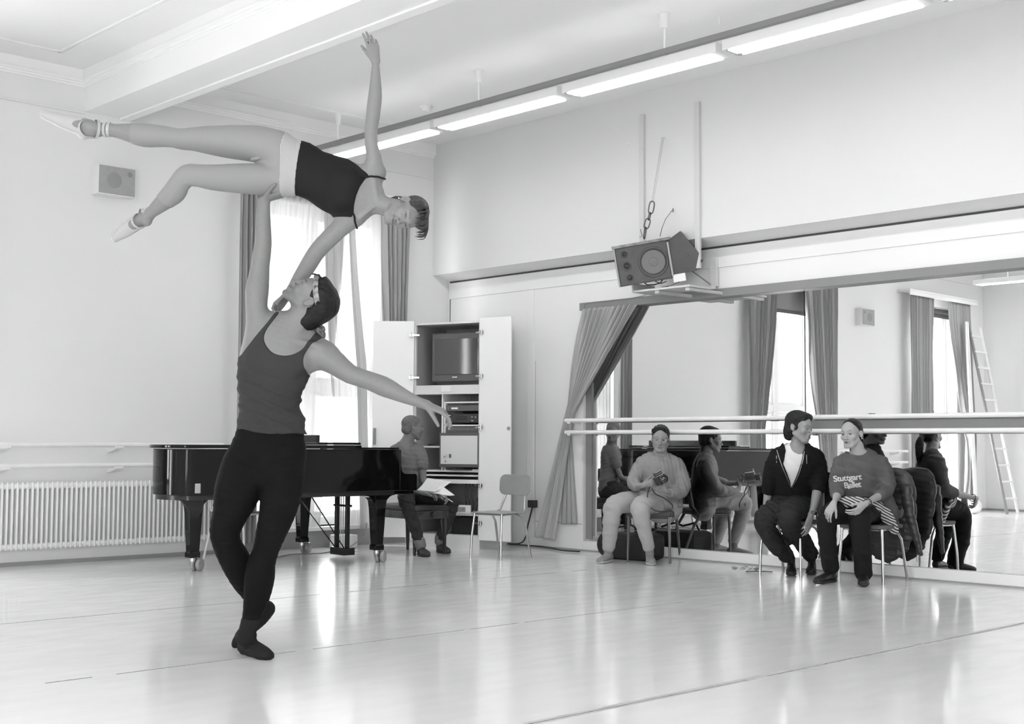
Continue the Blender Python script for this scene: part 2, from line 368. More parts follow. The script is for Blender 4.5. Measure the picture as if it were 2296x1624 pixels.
# barres in front of the mirror
def barre(name, z, x, y0, y1, lab, grp, axis='y', br=(), r=0.021):
    t = thing(name, lab, 'barre', (x, (y0 + y1) / 2, z) if axis == 'y' else ((y0 + y1) / 2, x, z), 0, grp)
    L = y1 - y0
    mb = MB(); mb.cyl((0, -L / 2, 0), (0, L / 2, 0), r, n=20) if axis == 'y' else mb.cyl((-L / 2, 0, 0), (L / 2, 0, 0), r, n=20)
    part('rail', mb, M_bar, t)
    for q in br:
        k = MB()
        if axis == 'y':
            q -= (y0 + y1) / 2; k.box((-0.012, q - 0.02, -0.03), (XR - x + (0.0 if q > MY1 - (y0 + y1) / 2 else 0.045), q + 0.02, -0.012)); k.box((-0.02, q - 0.02, -0.034), (0.02, q + 0.02, -0.014))
        else:
            q -= (y0 + y1) / 2; k.prism([(-0.012, -0.02), (YB - x, -0.035), (YB - x, -0.075), (0.0, -0.04)], q - 0.03, q + 0.03, 'yz'); k.box((q - 0.045, -0.02, -0.03), (q + 0.045, 0.02, -0.012))
        part('bracket', k, M_bar, t, bev=0.003)
BXR = 9.70
za, zb = onx(1450, 941, BXR)[2], onx(1450, 969, BXR)[2]
barre('upper_barre', za, BXR, MY0, 9.36, 'long white ballet barre in front of the mirror, the upper one', 'ballet barres on the mirror wall', br=(9.3, 6.6, 3.5))
barre('lower_barre', zb, BXR, MY0, 9.36, 'long white ballet barre in front of the mirror, the lower one', 'ballet barres on the mirror wall', br=(9.3, 6.6, 3.5))
barre('upper_barre', 1.075, YB - 0.16, 4.40, 6.78, 'pale ballet barre on the far wall above the radiator, the upper one', 'ballet barres above the radiator', axis='x', br=(4.62, 5.68))
barre('upper_barre', 1.075, YB - 0.16, -0.15, 1.95, 'pale upper barre on the far wall between two windows, seen only in the right mirror', 'ballet barres on the reflected pier', axis='x', br=(0.1, 1.6))
barre('lower_barre', 0.888, YB - 0.16, 4.40, 6.78, 'pale ballet barre on the far wall above the radiator, the lower one', 'ballet barres above the radiator', axis='x', br=(4.62, 5.68))
barre('lower_barre', 0.888, YB - 0.16, -0.15, 1.95, 'pale lower barre on the far wall between two windows, seen only in the right mirror', 'ballet barres on the reflected pier', axis='x', br=(0.1, 1.6))
for z, w_ in ((1.075, 'upper'), (0.888, 'lower')):
    t = thing(w_ + '_barre', 'white barre on the side wall seen only in the mirror, the %s one' % w_, 'barre', (XL + 0.2, 8.6, z), 0, 'ballet barres on the left wall')
    part('rail', MB().cyl((0, -2.1, 0), (0, 1.4, 0), 0.02), M_bar, t)
    for q in (-1.8, 0.2, 1.3): part('bracket', MB().box((-0.2, q - 0.02, -0.04), (0.02, q + 0.02, -0.015)), M_bar, t)
# radiator
rd = thing('radiator', 'long white ribbed radiator below the barres on the far wall', 'radiator', (5.2, YB - 0.09, 0.14))
rb = MB(); x = -1.75
while x < 1.62:
    rb.tube([(x, 0, 0.005), (x, 0.0, 0.02), (x, 0.0, 0.585), (x, 0.0, 0.60)], [0.008, 0.0125, 0.0125, 0.008], 10)
    rb.tube([(x, 0.045, 0.01), (x, 0.045, 0.595)], 0.011, 8); x += 0.0455
part('ribs', rb, M_rad, rd, smooth=True)
part('header_pipe', MB().cyl((-1.77, 0.02, 0.565), (1.63, 0.02, 0.565), 0.028).xf(Matrix.Identity(4)), M_rad, rd)
part('header_pipe', MB().cyl((-1.77, 0.02, 0.035), (1.63, 0.02, 0.035), 0.028), M_rad, rd)
vp = MB().tube([(1.63, 0.02, 0.035), (1.70, 0.02, 0.035), (1.70, 0.02, -0.13)], 0.01); part('valve_pipe', vp, M_rad, rd)
for q in (-.9, .86): part('wall_bracket', MB().box((q, 0.05, 0.2), (q + .04, 0.088, 0.24)), M_rad, rd)

# windows of the far wall
for i, (a, b) in enumerate(BACKWIN):
    yy = YB + 0.20; f = MB()
    f.box((a, yy, WZ0), (a + 0.07, yy + 0.06, WZ1)); f.box((b - 0.07, yy, WZ0), (b, yy + 0.06, WZ1))
    f.box((a + .071, yy + .002, WZ0), (b - .071, yy + 0.058, WZ0 + 0.09)); f.box((a + .071, yy + .002, WZ1 - 0.07), (b - .071, yy + 0.058, WZ1))
    c = (a + b) / 2; f.box((c - 0.06, yy - 0.01, WZ0), (c + 0.06, yy + 0.07, WZ1)); f.box((a + .072, yy - 0.006, 1.66), (c - .061, yy + 0.066, 1.76)); f.box((c + .061, yy - 0.006, 1.66), (b - .072, yy + 0.066, 1.76))
    for q0, q1 in ((a + 0.071, c - 0.061), (c + 0.061, b - 0.071)):
        for z0, z1 in ((WZ0 + 0.091, 1.659), (1.761, WZ1 - 0.071)):
            f.box((q0, yy + 0.01, z0), (q0 + 0.05, yy + 0.05, z1)); f.box((q1 - 0.05, yy + 0.01, z0), (q1, yy + 0.05, z1))
            f.box((q0 + .0505, yy + 0.012, z0 + .001), (q1 - .0505, yy + 0.048, z0 + 0.05)); f.box((q0 + .0505, yy + 0.012, z1 - 0.05), (q1 - .0505, yy + 0.048, z1 - .001))
    fo = struct('window_%d' % (i + 1), f, M_trim, bev=0.005)
    struct('window_pane', MB().box((a + 0.07, yy + 0.028, WZ0 + 0.09), (b - 0.07, yy + 0.032, WZ1 - 0.07)), M_glass, fo)
    struct('window_sill', MB().box((a - 0.04, YB - 0.10, WZ0 - 0.04), (b + 0.04, YB + 0.2, WZ0)), M_trim, fo, bev=0.006)
for i, (a, b) in enumerate(REARWIN + ADDED_LEFTWIN):
    f = MB()
    def bx(u0, u1, z0, z1):
        if i < len(REARWIN): f.box((u0, YR - 0.16, z0), (u1, YR - 0.10, z1))
        else: f.box((XL - 0.16, u0, z0), (XL - 0.10, u1, z1))
    bx(a, a + 0.07, 0.4, 3.9); bx(b - 0.07, b, 0.4, 3.9); bx(a, b, 0.4, 0.48); bx(a, b, 3.83, 3.9); c = (a + b) / 2; bx(c - 0.05, c + 0.05, 0.4, 3.9); bx(a, b, 2.6, 2.68)
    fo = struct('window_%d' % (i + 4), f, M_trim)  # frame of an unseen window added for daylight
    g = MB()
    if i < len(REARWIN): g.box((a, YR - 0.132, 0.42), (b, YR - 0.128, 3.88))
    else: g.box((XL - 0.132, a, 0.42), (XL - 0.128, b, 3.88))
    struct('window_pane', g, M_glass, fo)

# curtains
def curtain_mb(x0, x1, z0, z1, y, folds, amp, seed, b0=None, b1=None, mid=None, nu=None):
    """hanging pleated cloth; b0,b1 = x range at the bottom"""
    r = random.Random(seed); ph = [r.uniform(0, 6.28) for _ in range(4)]
    b0 = x0 if b0 is None else b0; b1 = x1 if b1 is None else b1
    def fn(u, v):
        z = z1 + (z0 - z1) * v; w0 = x0 + (b0 - x0) * v; w1 = x1 + (b1 - x1) * v
        if mid:   # drawn to one side: (v, x0, x1)
            vm, m0, m1 = mid
            if v < vm: t = (v / vm) ** 1.5; w0 = x0 + (m0 - x0) * t; w1 = x1 + (m1 - x1) * t
            else: t = (v - vm) / (1 - vm); w0 = m0 + (b0 - m0) * t; w1 = m1 + (b1 - m1) * t
        a = amp * (0.7 + 0.3 * math.sin(3 * v + ph[0]))
        uu = u + 0.01 * math.sin(6.28 * 2 * v + ph[1] + 5 * u)
        yy = y + a * (math.sin(6.28 * folds * uu + ph[2]) + 0.35 * math.sin(6.28 * folds * 2.3 * uu + ph[3] + v))
        return (w0 + (w1 - w0) * u, yy, z)
    return MB().grid(fn, nu or int(folds * 12), 40)
DZ0, DZ1 = 0.10, 3.77
def drape(x0, x1, y, folds, amp, seed, lab, grp, **k):
    t = curtain_mb(x0, x1, DZ0, DZ1, y, folds, amp, seed, **k)
    o = part('curtain', t, M_drape, None, smooth=True, solid=0.003); tag(o, lab, 'curtain', grp); return o
drape(6.93, 7.16, YB - 0.17, 4, 0.035, 1, 'narrow dark grey drape at the left edge of the window behind the dancers', 'grey window drapes')
drape(8.72, 9.12, YB - 0.17, 6, 0.04, 2, 'grey drape at the right edge of the dancers\' window, above the open cabinet door', 'grey window drapes', b0=8.84, b1=9.0)
drape(3.62, 4.27, YB - 0.17, 7, 0.045, 3, 'grey drape reflected in the left mirror, left of the blind', 'grey window drapes', mid=(0.65, 3.95, 4.27), b0=3.9)
drape(2.02, 2.84, YB - 0.17, 8, 0.045, 4, 'grey drape reflected just right of the mirror seam', 'grey window drapes', mid=(0.75, 2.04, 2.5), b1=2.42)
drape(-1.05, -0.28, YB - 0.17, 7, 0.045, 5, 'grey drape reflected under the white pelmet, on its left', 'grey window drapes', b0=-0.95)
drape(-2.40, -1.62, YB - 0.17, 7, 0.045, 6, 'grey drape reflected under the white pelmet, on its right, tied back', 'grey window drapes', mid=(0.68, -2.5, -2.25), b0=-2.4, b1=-2.15)
tag(part('window_blind', curtain_mb(2.34, 3.94, 3.22, 3.63, YB + 0.05, 1, 0.002, 9), mat('blind_fabric', 0.22, 0.8), solid=.004), 'pale roller blind half lowered over the window seen in the mirror', 'blind')
tag(part('rolled_blind', MB().cyl((-2.18, YB + .06, 3.58), (-.62, YB + .06, 3.58), .05, n=20).box((-2.18, YB + .05, 3.46), (-.62, YB + .056, 3.56)), mat('dark_blind', .08, .7)), 'dark rolled up blind under the reflected white pelmet at the right', 'blind')
tag(part('blind_rail', MB().box((2.34, YB + .035, 3.17), (3.94, YB + .065, 3.22)), mat('dark_blind', .08, .7)), 'dark bottom bar of the half lowered blind seen in the mirror', 'bar')
def pelmet(a, b, lab):
    tag(part('pelmet', MB().box((a, YB - 0.24, 3.80), (b, YB, 3.83)).box((a, YB - 0.24, 3.73), (b, YB - 0.22, 3.799)), M_trim, bev=0.004), lab, 'pelmet', 'pelmets over the windows')
pelmet(-2.56, -0.16, 'white pelmet board reflected at the top right of the mirror')
pelmet(1.9, 4.36, 'white pelmet board over the middle window, its end showing at the mirror top')
pelmet(6.82, 9.2, 'white pelmet board over the window hidden behind the dancers')
s1 = part('sheer_curtain', curtain_mb(7.18, 8.35, 0.18, 3.76, YB - 0.03, 15, 0.016, 11, b0=7.16, b1=8.05), M_sheer, smooth=True); tag(s1, 'translucent white sheer curtain backlit behind the dancers', 'curtain', 'sheer curtains of the window')
s2 = part('sheer_curtain', curtain_mb(8.0, 8.92, 0.18, 3.76, YB - 0.085, 9, 0.018, 12, mid=(0.6, 8.14, 8.85), b0=8.2, b1=8.6), M_sheer, smooth=True); tag(s2, 'translucent sheer curtain pulled aside next to the open cabinet door', 'curtain', 'sheer curtains of the window')
hem = part('curtain_liner', curtain_mb(8.28, 8.36, 0.18, 3.76, YB - 0.135, 1.2, 0.012, 13, mid=(0.5, 8.42, 8.55), b0=8.50, b1=8.62), M_drape2, smooth=True, solid=0.003); tag(hem, 'narrow light grey curtain edge slanting down in front of the sheer curtain', 'curtain')

# curtain gathered at the mirror's left end
def V3(p): return np.array(p, float)
def gathered():
    # top edge along the rail, waist held at the barre end, then the tail fans to the floor; folded front and dark back leaf
    A = [(1309, 694), (1428, 682)]; W = [(1266, 925), (1283, 900)]; B = [(1200, 1205), (1246, 1215)]
    xs = 9.80
    def P(px, py, x): return onx(px, py, x)
    t0, t1 = P(*A[0], xs), P(*A[1], xs)
    folds = 9
    def fn(u, v):
        if v < 0.5:
            s = v / 0.5; a = t0 + (t1 - t0) * u
            w0 = P(1276, 905, xs); w1 = P(1286, 930, xs) ; w_ = w0 + (w1 - w0) * u
            p = a + (w_ - a) * s
            sag = 0.06 * math.sin(pi * s) * (1 - u) ; p = p + np.array([0, sag * 0.4, 0])
            amp = 0.028 * (1 - 0.55 * s)
        else:
            s = (v - 0.5) / 0.5; w0 = P(1276, 905, xs); w1 = P(1286, 930, xs); w_ = w0 + (w1 - w0) * u
            b0 = P(1203, 1205, xs - 0.02); b1 = P(1247, 1214, xs - 0.02); b = b0 + (b1 - b0) * u
            e = s ** 0.9; p = w_ + (b - w_) * e
            amp = 0.0126 + 0.012 * s
        k = math.sin(6.28 * folds * u + 1.5 * math.sin(4 * v)) + 0.4 * math.sin(6.28 * folds * 2.17 * u + 2)
        q_ = max(0.0, (v - 0.5) / 0.5); k = k * (1 - q_) + 1.3 * math.sin(6.28 * 2.2 * u + 1.0) * q_
        return (p[0] - 0.005 - amp * k, p[1], p[2])
    return MB().grid(fn, 150, 70)
gc = thing('gathered_curtain', 'light grey curtain drawn aside and gathered at the left end of the mirror', 'curtain', onx(1225, 1213, 9.78))
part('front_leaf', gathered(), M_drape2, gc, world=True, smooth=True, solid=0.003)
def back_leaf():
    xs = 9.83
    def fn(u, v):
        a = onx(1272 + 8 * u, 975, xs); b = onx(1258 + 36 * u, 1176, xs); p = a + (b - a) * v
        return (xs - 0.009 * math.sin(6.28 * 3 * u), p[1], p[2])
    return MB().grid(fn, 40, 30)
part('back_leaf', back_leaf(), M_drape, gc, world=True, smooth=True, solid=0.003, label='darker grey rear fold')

# strip lights
lx = 7.95; lz0, lz1 = 4.10, 4.20
def strip(x, y0, L, lab, grp, n):
    t = thing('strip_light', lab, 'ceiling light', (x, y0, lz0 - (.1 if x < 0 else 0)), 0, grp)
    b = MB(); b.box((-0.10, 0, 0.004), (0.10, L, 0.085)); part('housing', b, M_trim, t, bev=0.006)
    part('diffuser', MB().box((-0.085, 0.07, -0.004), (0.085, L - 0.07, 0.006)), M_lit, t)
    part('added_uplight', MB().box((-0.05, 0.05, 0.0852), (0.05, L - 0.05, 0.092)), _mc['added_top_glow'], t)  # glowing strip added on the housing to brighten the ceiling
    part('end_clip', MB().box((-0.09, L - 0.05, -0.006), (0.09, L - 0.03, 0.004)).cyl((0.03, L - 0.1, -0.01), (0.05, L - 0.02, -0.004), 0.006, n=8), M_steel, t)
    return t
ordn = ['sixth', 'fifth', 'fourth', 'third', 'second', 'farthest']
ys = [2.59 + 1.70 * i for i in range(-3, 5)]
for i, y in enumerate(ys):
    if i >= 3:
        k = i - 3
        lab = ['lit ceiling strip light cut off by the top edge at the right', 'lit strip light of the ceiling row, the longest whole one at the upper right', 'lit strip light of the ceiling row, second whole one from the right',
               'lit ceiling strip light just right of the ballerina\'s raised arm', 'lit strip light of the ceiling row behind the ballerina\'s raised arm'][k]
    else: lab = 'lit strip light of the ceiling row %s' % ['nearest the rear wall', 'above and behind the camera', 'overhead just beyond the top edge of the photo'][i]
    strip(lx, y, 1.64, lab, 'strip lights of the right hand ceiling row', i)
ral = thing('light_rail', 'grey suspension rail running above the right hand row of strip lights', 'rail', (lx, 4, 4.2))
part('rail', MB().box((-0.14, -6.6, -0.01), (-0.09, 7.2, 0.03)).box((-0.12, -6.6, -0.002), (-0.085, 7.2, 0.03)), M_greybar, ral)
for i, (px, py, pz) in enumerate([(1489, 32, 105), (1073, 155, 222), (756, 250, 308)]):
    yy = [6.56, 8.78, 10.98][i]
    t = thing('rail_hanger', 'white ceiling cup and rod holding the light rail, %s' % ['nearest the upper right', 'the middle one', 'left of the raised arm'][i], 'hanger', (lx - 0.02, yy, 4.22), 0, 'rods hanging the light rail')
    part('rod', MB().cyl((0, 0, 0.0), (0, 0, 0.30), 0.009, n=10), M_trim, t)
    part('ceiling_cup', MB().lathe([(0.032, 0.22), (0.038, 0.30), (0.042, 0.335), (0.055, 0.338), (0.055, 0.345)], 20), M_trim, t)
    part('clamp', MB().box((-0.05, -0.02, -0.008), (0.05, 0.02, 0.006)), M_steel, t)
# second row of lights, reflected top right
for i, y in enumerate([2.35, 4.05, 5.75, 7.45, 9.15]):
    strip(-1.75, y, 1.64, 'strip light of the left hand ceiling row, number %s from the far wall' % ['five', 'four', 'three', 'two', 'one'][i], 'strip lights of the left hand ceiling row', i)
hg = thing('rail_hanger', 'white rod above the strip light reflected at the top right of the mirror', 'hanger', (-1.75, 10.2, 4.09), 0, 'rods hanging the light rail')
part('rod', MB().cyl((0, 0, 0), (0, 0, 0.47), 0.009), M_trim, hg)
# smoke detector
q = onz(955, 245, 4.53); sd = thing('smoke_detector', 'round white smoke detector on the ceiling beyond the light row', 'smoke detector', (q[0], q[1], 4.50))
part('base', MB().lathe([(0.06, 0.04), (0.065, 0.055), (0.065, 0.06)], 24), M_trim, sd); part('sensor', MB().lathe([(0.02, 0.0), (0.04, 0.006), (0.045, 0.02), (0.05, 0.04)], 24), M_mgrey if False else M_trim, sd)
hk = onz(1612, 40, 4.55); tag(part('ceiling_hook', MB().tube([(hk[0], hk[1], ZC), (hk[0], hk[1], 4.53), (hk[0] + 0.012, hk[1], 4.51), (hk[0], hk[1] - 0.0, 4.495), (hk[0] - 0.012, hk[1], 4.51)], 0.004, 8), M_trim), 'small white hook in the ceiling above the strip lights', 'hook')

# ================= FURNITURE =================
# wall loudspeakers
def wall_speaker(xc, zc, lab):
    t = thing('wall_speaker', lab, 'loudspeaker', (xc, YB, zc), 0, 'flat loudspeakers on the far wall')
    part('cabinet', MB().prism([(0.19, 0), (0.19, -0.12), (-0.19, -0.12), (-0.19, 0)], -0.14, 0.14, 'xy'), M_trim, t, bev=0.004)
    part('grille', MB().box((-0.18, -0.128, -0.13), (0.18, -0.119, 0.13)), mat('speaker_grille', 0.36, 0.7, nz=(20, 0.04)), t, bev=0.002)
    part('woofer', MB().lathe([(0.075, -0.1285), (0.07, -0.1295)], 32, (0.0 - 0.03, 0, 0), 'y'), mat('grille_shade', 0.30, 0.8), t)
    part('tweeter', MB().lathe([(0.025, -0.1285), (0.02, -0.1295)], 24, (0.125, 0, 0.075), 'y'), mat('grille_dark', 0.25, 0.8), t)
wall_speaker(5.62, 3.55, 'grey fronted loudspeaker box on the far wall below the raised leg')
wall_speaker(0.98, 3.26, 'grey loudspeaker box on the far wall, seen reflected in the right mirror')

# hanging loudspeaker
D_S = 12.20
SS = 12.20 / 11.35
def sp_frame():
    o = atd(1442, 590, D_S)
    ex = atd(1500, 576, D_S - 0.04) - atd(1384, 596, D_S + 0.05); ex /= np.linalg.norm(ex)
    ez = atd(1378, 548, D_S) - atd(1400, 636, D_S + 0.02); ez -= ex * (ez @ ex); ez /= np.linalg.norm(ez)
    ey = np.cross(ez, ex)
    return Matrix(((ex[0], ey[0], ez[0], o[0]), (ex[1], ey[1], ez[1], o[1]), (ex[2], ey[2], ez[2], o[2]), (0, 0, 0, 1))) @ Matrix.Scale(SS, 4)
SM = sp_frame()   # ey points away from the camera
hs = thing('hanging_loudspeaker', 'dark wedge loudspeaker hanging from a chain above the mirror', 'loudspeaker', tuple(SM.translation))
M_spk = mat('speaker_paint', 0.065, 0.5, nz=(6, 0.12)); M_spk2 = mat('speaker_front', 0.085, 0.6, nz=(10, 0.15)); M_cone = mat('speaker_cone', 0.15, 0.55)
W2, H2 = 0.235, 0.175
def spk(mb): return mb.xf(SM)
prof = [(-H2, 0), (H2, 0), (H2 + 0.01, 0.24), (0.02, 0.42), (-0.03, 0.36), (-0.08, 0.42), (-H2 + 0.02, 0.28)]   # (z, y)
part('cabinet', spk(MB().prism([(y, z) for z, y in prof], -W2, W2, 'yz')), M_spk, hs, world=True, bev=0.004)
# right flank: the wedge turned outwards
fl = MB().prism([(0.235, H2 - 0.02), (0.36, H2 + 0.045), (0.50, -0.01), (0.48, -0.035), (0.51, -0.07), (0.44, -H2 + 0.03), (0.235, -H2 + 0.03)], 0.02, 0.30, 'xz')
part('side_wing', spk(fl), M_spk, hs, world=True, bev=0.003)
part('wing_port', spk(MB().lathe([(0.016, 0.019), (0.014, 0.017)], 20, (0.385, 0, 0.005), 'y')), M_plast, hs, world=True)
part('front_baffle', spk(MB().box((-W2 + 0.012, -0.006, -H2 + 0.01), (W2 - 0.01, 0.002, H2 - 0.012))), M_spk2, hs, world=True, bev=0.003)
M_alu = mat('aluminium_trim', 0.25, 0.4, metal=0.5)
part('edge_trim', spk(MB().box((-W2 - 0.008, -0.014, -H2), (-W2 + 0.008, 0.01, H2))), M_alu, hs, world=True, bev=0.002)
part('edge_trim', spk(MB().box((W2 - 0.006, -0.014, -H2 + 0.02), (W2 + 0.012, 0.004, H2 - 0.03))), M_alu, hs, world=True, bev=0.002)
part('top_rail', spk(MB().box((-W2 - 0.014, -0.018, H2 - 0.012), (W2 + 0.03, 0.06, H2 + 0.012))), mat('worn_edge', 0.2, 0.5, nz=(20, 0.4)), hs, world=True, bev=0.003)
part('woofer', spk(MB().lathe([(0.135, -0.006), (0.132, -0.012), (0.118, -0.013), (0.108, -0.008)], 40, (0.09, 0, -0.005), 'y')), M_plast, hs, world=True)
part('cone', spk(MB().lathe([(0.104, -0.0125), (0.04, -0.009), (0.038, -0.016), (0.0, -0.02)], 40, (0.09, 0, -0.005), 'y')), M_cone, hs, world=True)
for xx, zz, r_ in ((-0.15, 0.10, 0.026), (-0.145, -0.005, 0.034), (-0.135, -0.11, 0.026)):
    part('tweeter', spk(MB().lathe([(r_ * 1.25, -0.0065), (r_ * 1.2, -0.009), (r_, -0.0095), (r_ * 0.8, -0.0065)], 24, (xx, 0, zz), 'y')), M_plast, hs, world=True)
    part('tweeter_dome', spk(MB().ball((xx, -0.005, zz), (r_ * 0.5, 0.006, r_ * 0.5))), M_blacksat, hs, world=True)
part('handle', spk(MB().tube([(-0.02, 0.05, -H2), (0.0, 0.05, -H2 - 0.022), (0.06, 0.05, -H2 - 0.03), (0.12, 0.05, -H2 - 0.022), (0.14, 0.05, -H2)], 0.006, 8)), M_plast, hs, world=True)
part('foot_block', spk(MB().box((W2 - 0.0, 0.0, -H2 - 0.04), (W2 + 0.11, 0.1, -H2 + 0.03))), M_white, hs, world=True, bev=0.004)
part('plug_cable', spk(MB().tube([(0.07, 0.06, -H2), (0.12, 0.07, -H2 - 0.03), (0.17, 0.08, -H2 - 0.02)], 0.004, 8).box((0.12, 0.06, -H2 - 0.09), (0.18, 0.09, -H2 - 0.06))), M_plast, hs, world=True)
# chain and cable to the wall hook
hp = onx(1488, 309, XU); top = atd(1446, 533, D_S + 0.08)
ch = thing('speaker_chain', 'wire and dark chain holding the hanging loudspeaker from a wall hook', 'chain', tuple(hp))
w0 = atd(1461, 455, D_S + 0.1)
part('wire', MB().tube([hp + np.array([-0.02, 0, 0.0]), w0], 0.0022, 6).tube([hp + np.array([-0.02, -0.02, 0.0]), w0 + np.array([0.0, -0.02, 0])], 0.0018, 6), M_steel, ch, world=True)
def link(a, b, side, r=0.006):
    a, b = np.array(a), np.array(b); ax = (b - a) / 2; c = (a + b) / 2; L = np.linalg.norm(ax); u = ax / L; s = np.array(side, float); s -= u * (s @ u); s /= np.linalg.norm(s)
    pts = [c + u * L * np.sign(math.cos(t)) * abs(math.cos(t)) ** 0.7 + s * 0.024 * np.sign(math.sin(t)) * abs(math.sin(t)) ** 0.7 for t in np.linspace(0, 2 * pi, 20, endpoint=False)]
    return MB().tube(pts, r, 8, closed=True)
cp = [atd(1463, 453, D_S + 0.1), atd(1458, 478, D_S + 0.1), atd(1454, 492, D_S + 0.1), atd(1448, 511, D_S + 0.09), atd(1444, 534, D_S + 0.08)]
Rv = np.array([0.723, -0.69, 0.0]); Fv = np.array([0.69, 0.723, 0.0])
for i in range(4):
    part('chain_link', link(cp[i] + np.array([0, 0, 0.006]), cp[i + 1] - np.array([0, 0, 0.006]), Rv if i % 2 == 0 else Fv + 0.4 * Rv), mat('chain_iron', 0.10, 0.4, metal=0.7), ch, world=True)
part('wall_hook', MB().tube([hp + np.array([0.0, 0, 0.0]), hp + np.array([-0.03, 0, 0]), hp + np.array([-0.035, 0, -0.015])], 0.006, 8).lathe([(0.016, 0), (0.016, -0.006)], 16, tuple(hp), 'x'), M_trim, ch, world=True)
eye = MB().tube([atd(1436, 514, D_S + .05), atd(1440, 530, D_S + .04), atd(1434, 532, D_S + .03)], 0.003, 6); part('steel_loop', eye, M_plast, ch, world=True)
cab = [onx(1508, 471, XU - 0.01), onx(1505, 474, XU - 0.03), atd(1492, 492, 12.2), atd(1484, 512, 12.25), atd(1480, 530, D_S + 0.15)]
cb = MB().tube(cab, 0.004, 8); cb.cyl(onx(1509, 468, XU), onx(1509, 475, XU - 0.02), 0.006); tag(part('speaker_cable', cb, M_mgrey), 'thin grey cable looping from the wall down to the hanging loudspeaker', 'cable')
hk2 = onx(1409, 325, XU); tag(part('wall_hook', MB().lathe([(0.018, 0), (0.016, -0.01), (0.006, -0.012), (0.006, -0.03)], 16, tuple(hk2), 'x'), M_trim), 'small white unused wall hook left of the vertical wall posts', 'hook')
# steel bracket frame of the speaker shelf
for px, yt, yb, lab in ((1442, 258, 540, 'thin white vertical post on the upper wall, the left one behind the chain'), (1566, 230, 560, 'thin white vertical post on the upper wall, the right one')):
    a = onx(px, yt, XU); b = onx(px, 600, XU)
    tag(part('wall_post', MB().box((XU - 0.03, a[1] - 0.028, 2.75), (XU, a[1] + 0.028, a[2])).box((XU - 0.034, a[1] - 0.012, a[2] - 0.35), (XU - 0.028, a[1] + 0.012, a[2] - 0.34)), M_post, bev=0.004), lab, 'post', 'white posts on the upper wall')
sp0 = atd(1442, 645, 12.1); z_ = sp0[2]; ya = onz(1400, 643, z_); 
sh = thing('speaker_shelf', 'white bracket shelf under the hanging loudspeaker', 'shelf', (9.6, sp0[1], z_))
yA, yB_ = sp0[1] - .46, sp0[1] + .22
part('shelf_plate', MB().box((9.30, yA, z_ - 0.02), (9.62, yB_, z_)), M_post, sh, world=True, bev=0.004)
part('side_plate', MB().box((9.30, yB_ + .001, z_ - 0.02), (9.62, yB_ + .02, z_ + .07)), M_post, sh, world=True, bev=0.003)
part('bracket_arm', MB().box((9.32, yB_ - .30, z_ - 0.05), (XR - 0.012, yB_ - .25, z_ - 0.021)), M_post, sh, world=True, bev=0.003)
part('bracket_arm', MB().box((9.32, yA + .02, z_ - 0.05), (XR - 0.012, yA + .07, z_ - 0.021)), M_post, sh, world=True, bev=0.003)
ys_ = onx(1601, 610, 9.82)[1]; zs0, zs1 = onx(1601, 643, 9.82)[2], onx(1601, 580, 9.82)[2]
part('strut', MB().box((XR - 0.05, ys_ - 0.04, zs0), (XR - 0.013, ys_ + 0.04, zs1)), M_post, sh, world=True, bev=0.003)
part('long_bar', MB().box((XR - 0.09, ys_ - .04, zs0 - .03), (XR - 0.05, yA + .3, zs0)), M_post, sh, world=True, bev=0.003)
part('tie_rod', MB().cyl((XR - .06, ys_ + .02, zs0 + .02), (XR - .06, ys_ + .42, zs1 + .02), .005, n=8), M_mgrey, sh, world=True)
cc = MB().tube([onx(1525, 632, 9.78), onx(1465, 655, 9.8), onx(1440, 664, 9.815), onx(1400, 672, 9.815), onx(1330, 678, 9.815), onx(1312, 682, 9.815), onx(1309, 690, 9.815)], 0.0035, 8)
tag(part('thin_cable', cc, M_mgrey), 'thin grey cable sagging along the top of the mirror rail', 'cable')

# ---------- media cabinet ----------
cabw = thing('media_cabinet', 'tall pale media cabinet with both doors open, holding a television and audio rack', 'cabinet', (9.172, 10.097, 0), math.atan2(.948, -.319))
Wc, Dc, Hc = 0.82, 0.66, 2.40; t_ = 0.02
body = MB(); body.box((0, -Dc, 0.12), (t_, 0, Hc)); body.box((Wc - t_, -Dc, 0.12), (Wc, 0, Hc)); body.box((0, -Dc, Hc - t_), (Wc, 0, Hc)); body.box((0, -Dc, 0.12), (Wc, 0, 0.14)); body.box((0, -Dc, 0.12), (Wc, -Dc + 0.01, Hc))
part('carcass', body, M_cab, cabw)
part('plinth', MB().box((0.0, -Dc, 0), (Wc, -0.0, 0.12)), M_cab, cabw)
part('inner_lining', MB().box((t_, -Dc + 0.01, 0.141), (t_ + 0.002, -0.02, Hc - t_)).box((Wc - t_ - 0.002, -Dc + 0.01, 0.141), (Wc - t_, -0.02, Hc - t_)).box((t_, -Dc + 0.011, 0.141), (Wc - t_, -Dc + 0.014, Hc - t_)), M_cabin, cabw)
part('shelf_panel', MB().box((t_, -Dc + .02, 1.63), (Wc - t_, -0.005, 1.725)).box((t_, -0.004, 1.627), (Wc - t_, 0.0, 1.64)), M_cab, cabw, bev=0.002)
part('shelf_panel', MB().box((t_, -Dc + .02, 0.800), (Wc - t_, -0.02, 0.818)), M_white, cabw)
part('shelf_panel', MB().box((t_, -Dc + .02, 0.755), (Wc - t_, -0.01, 0.772)), M_white, cabw)
part('shelf_panel', MB().box((t_, -Dc + .02, 0.680), (Wc - t_, -0.004, 0.722)), M_white, cabw)
part('shelf_panel', MB().box((0.49, -Dc + .02, 1.055), (Wc - t_, -0.15, 1.075)), M_white, cabw)
part('divider', MB().box((0.475, -Dc + .02, 0.818), (0.49, -0.03, 1.63)), M_white, cabw)
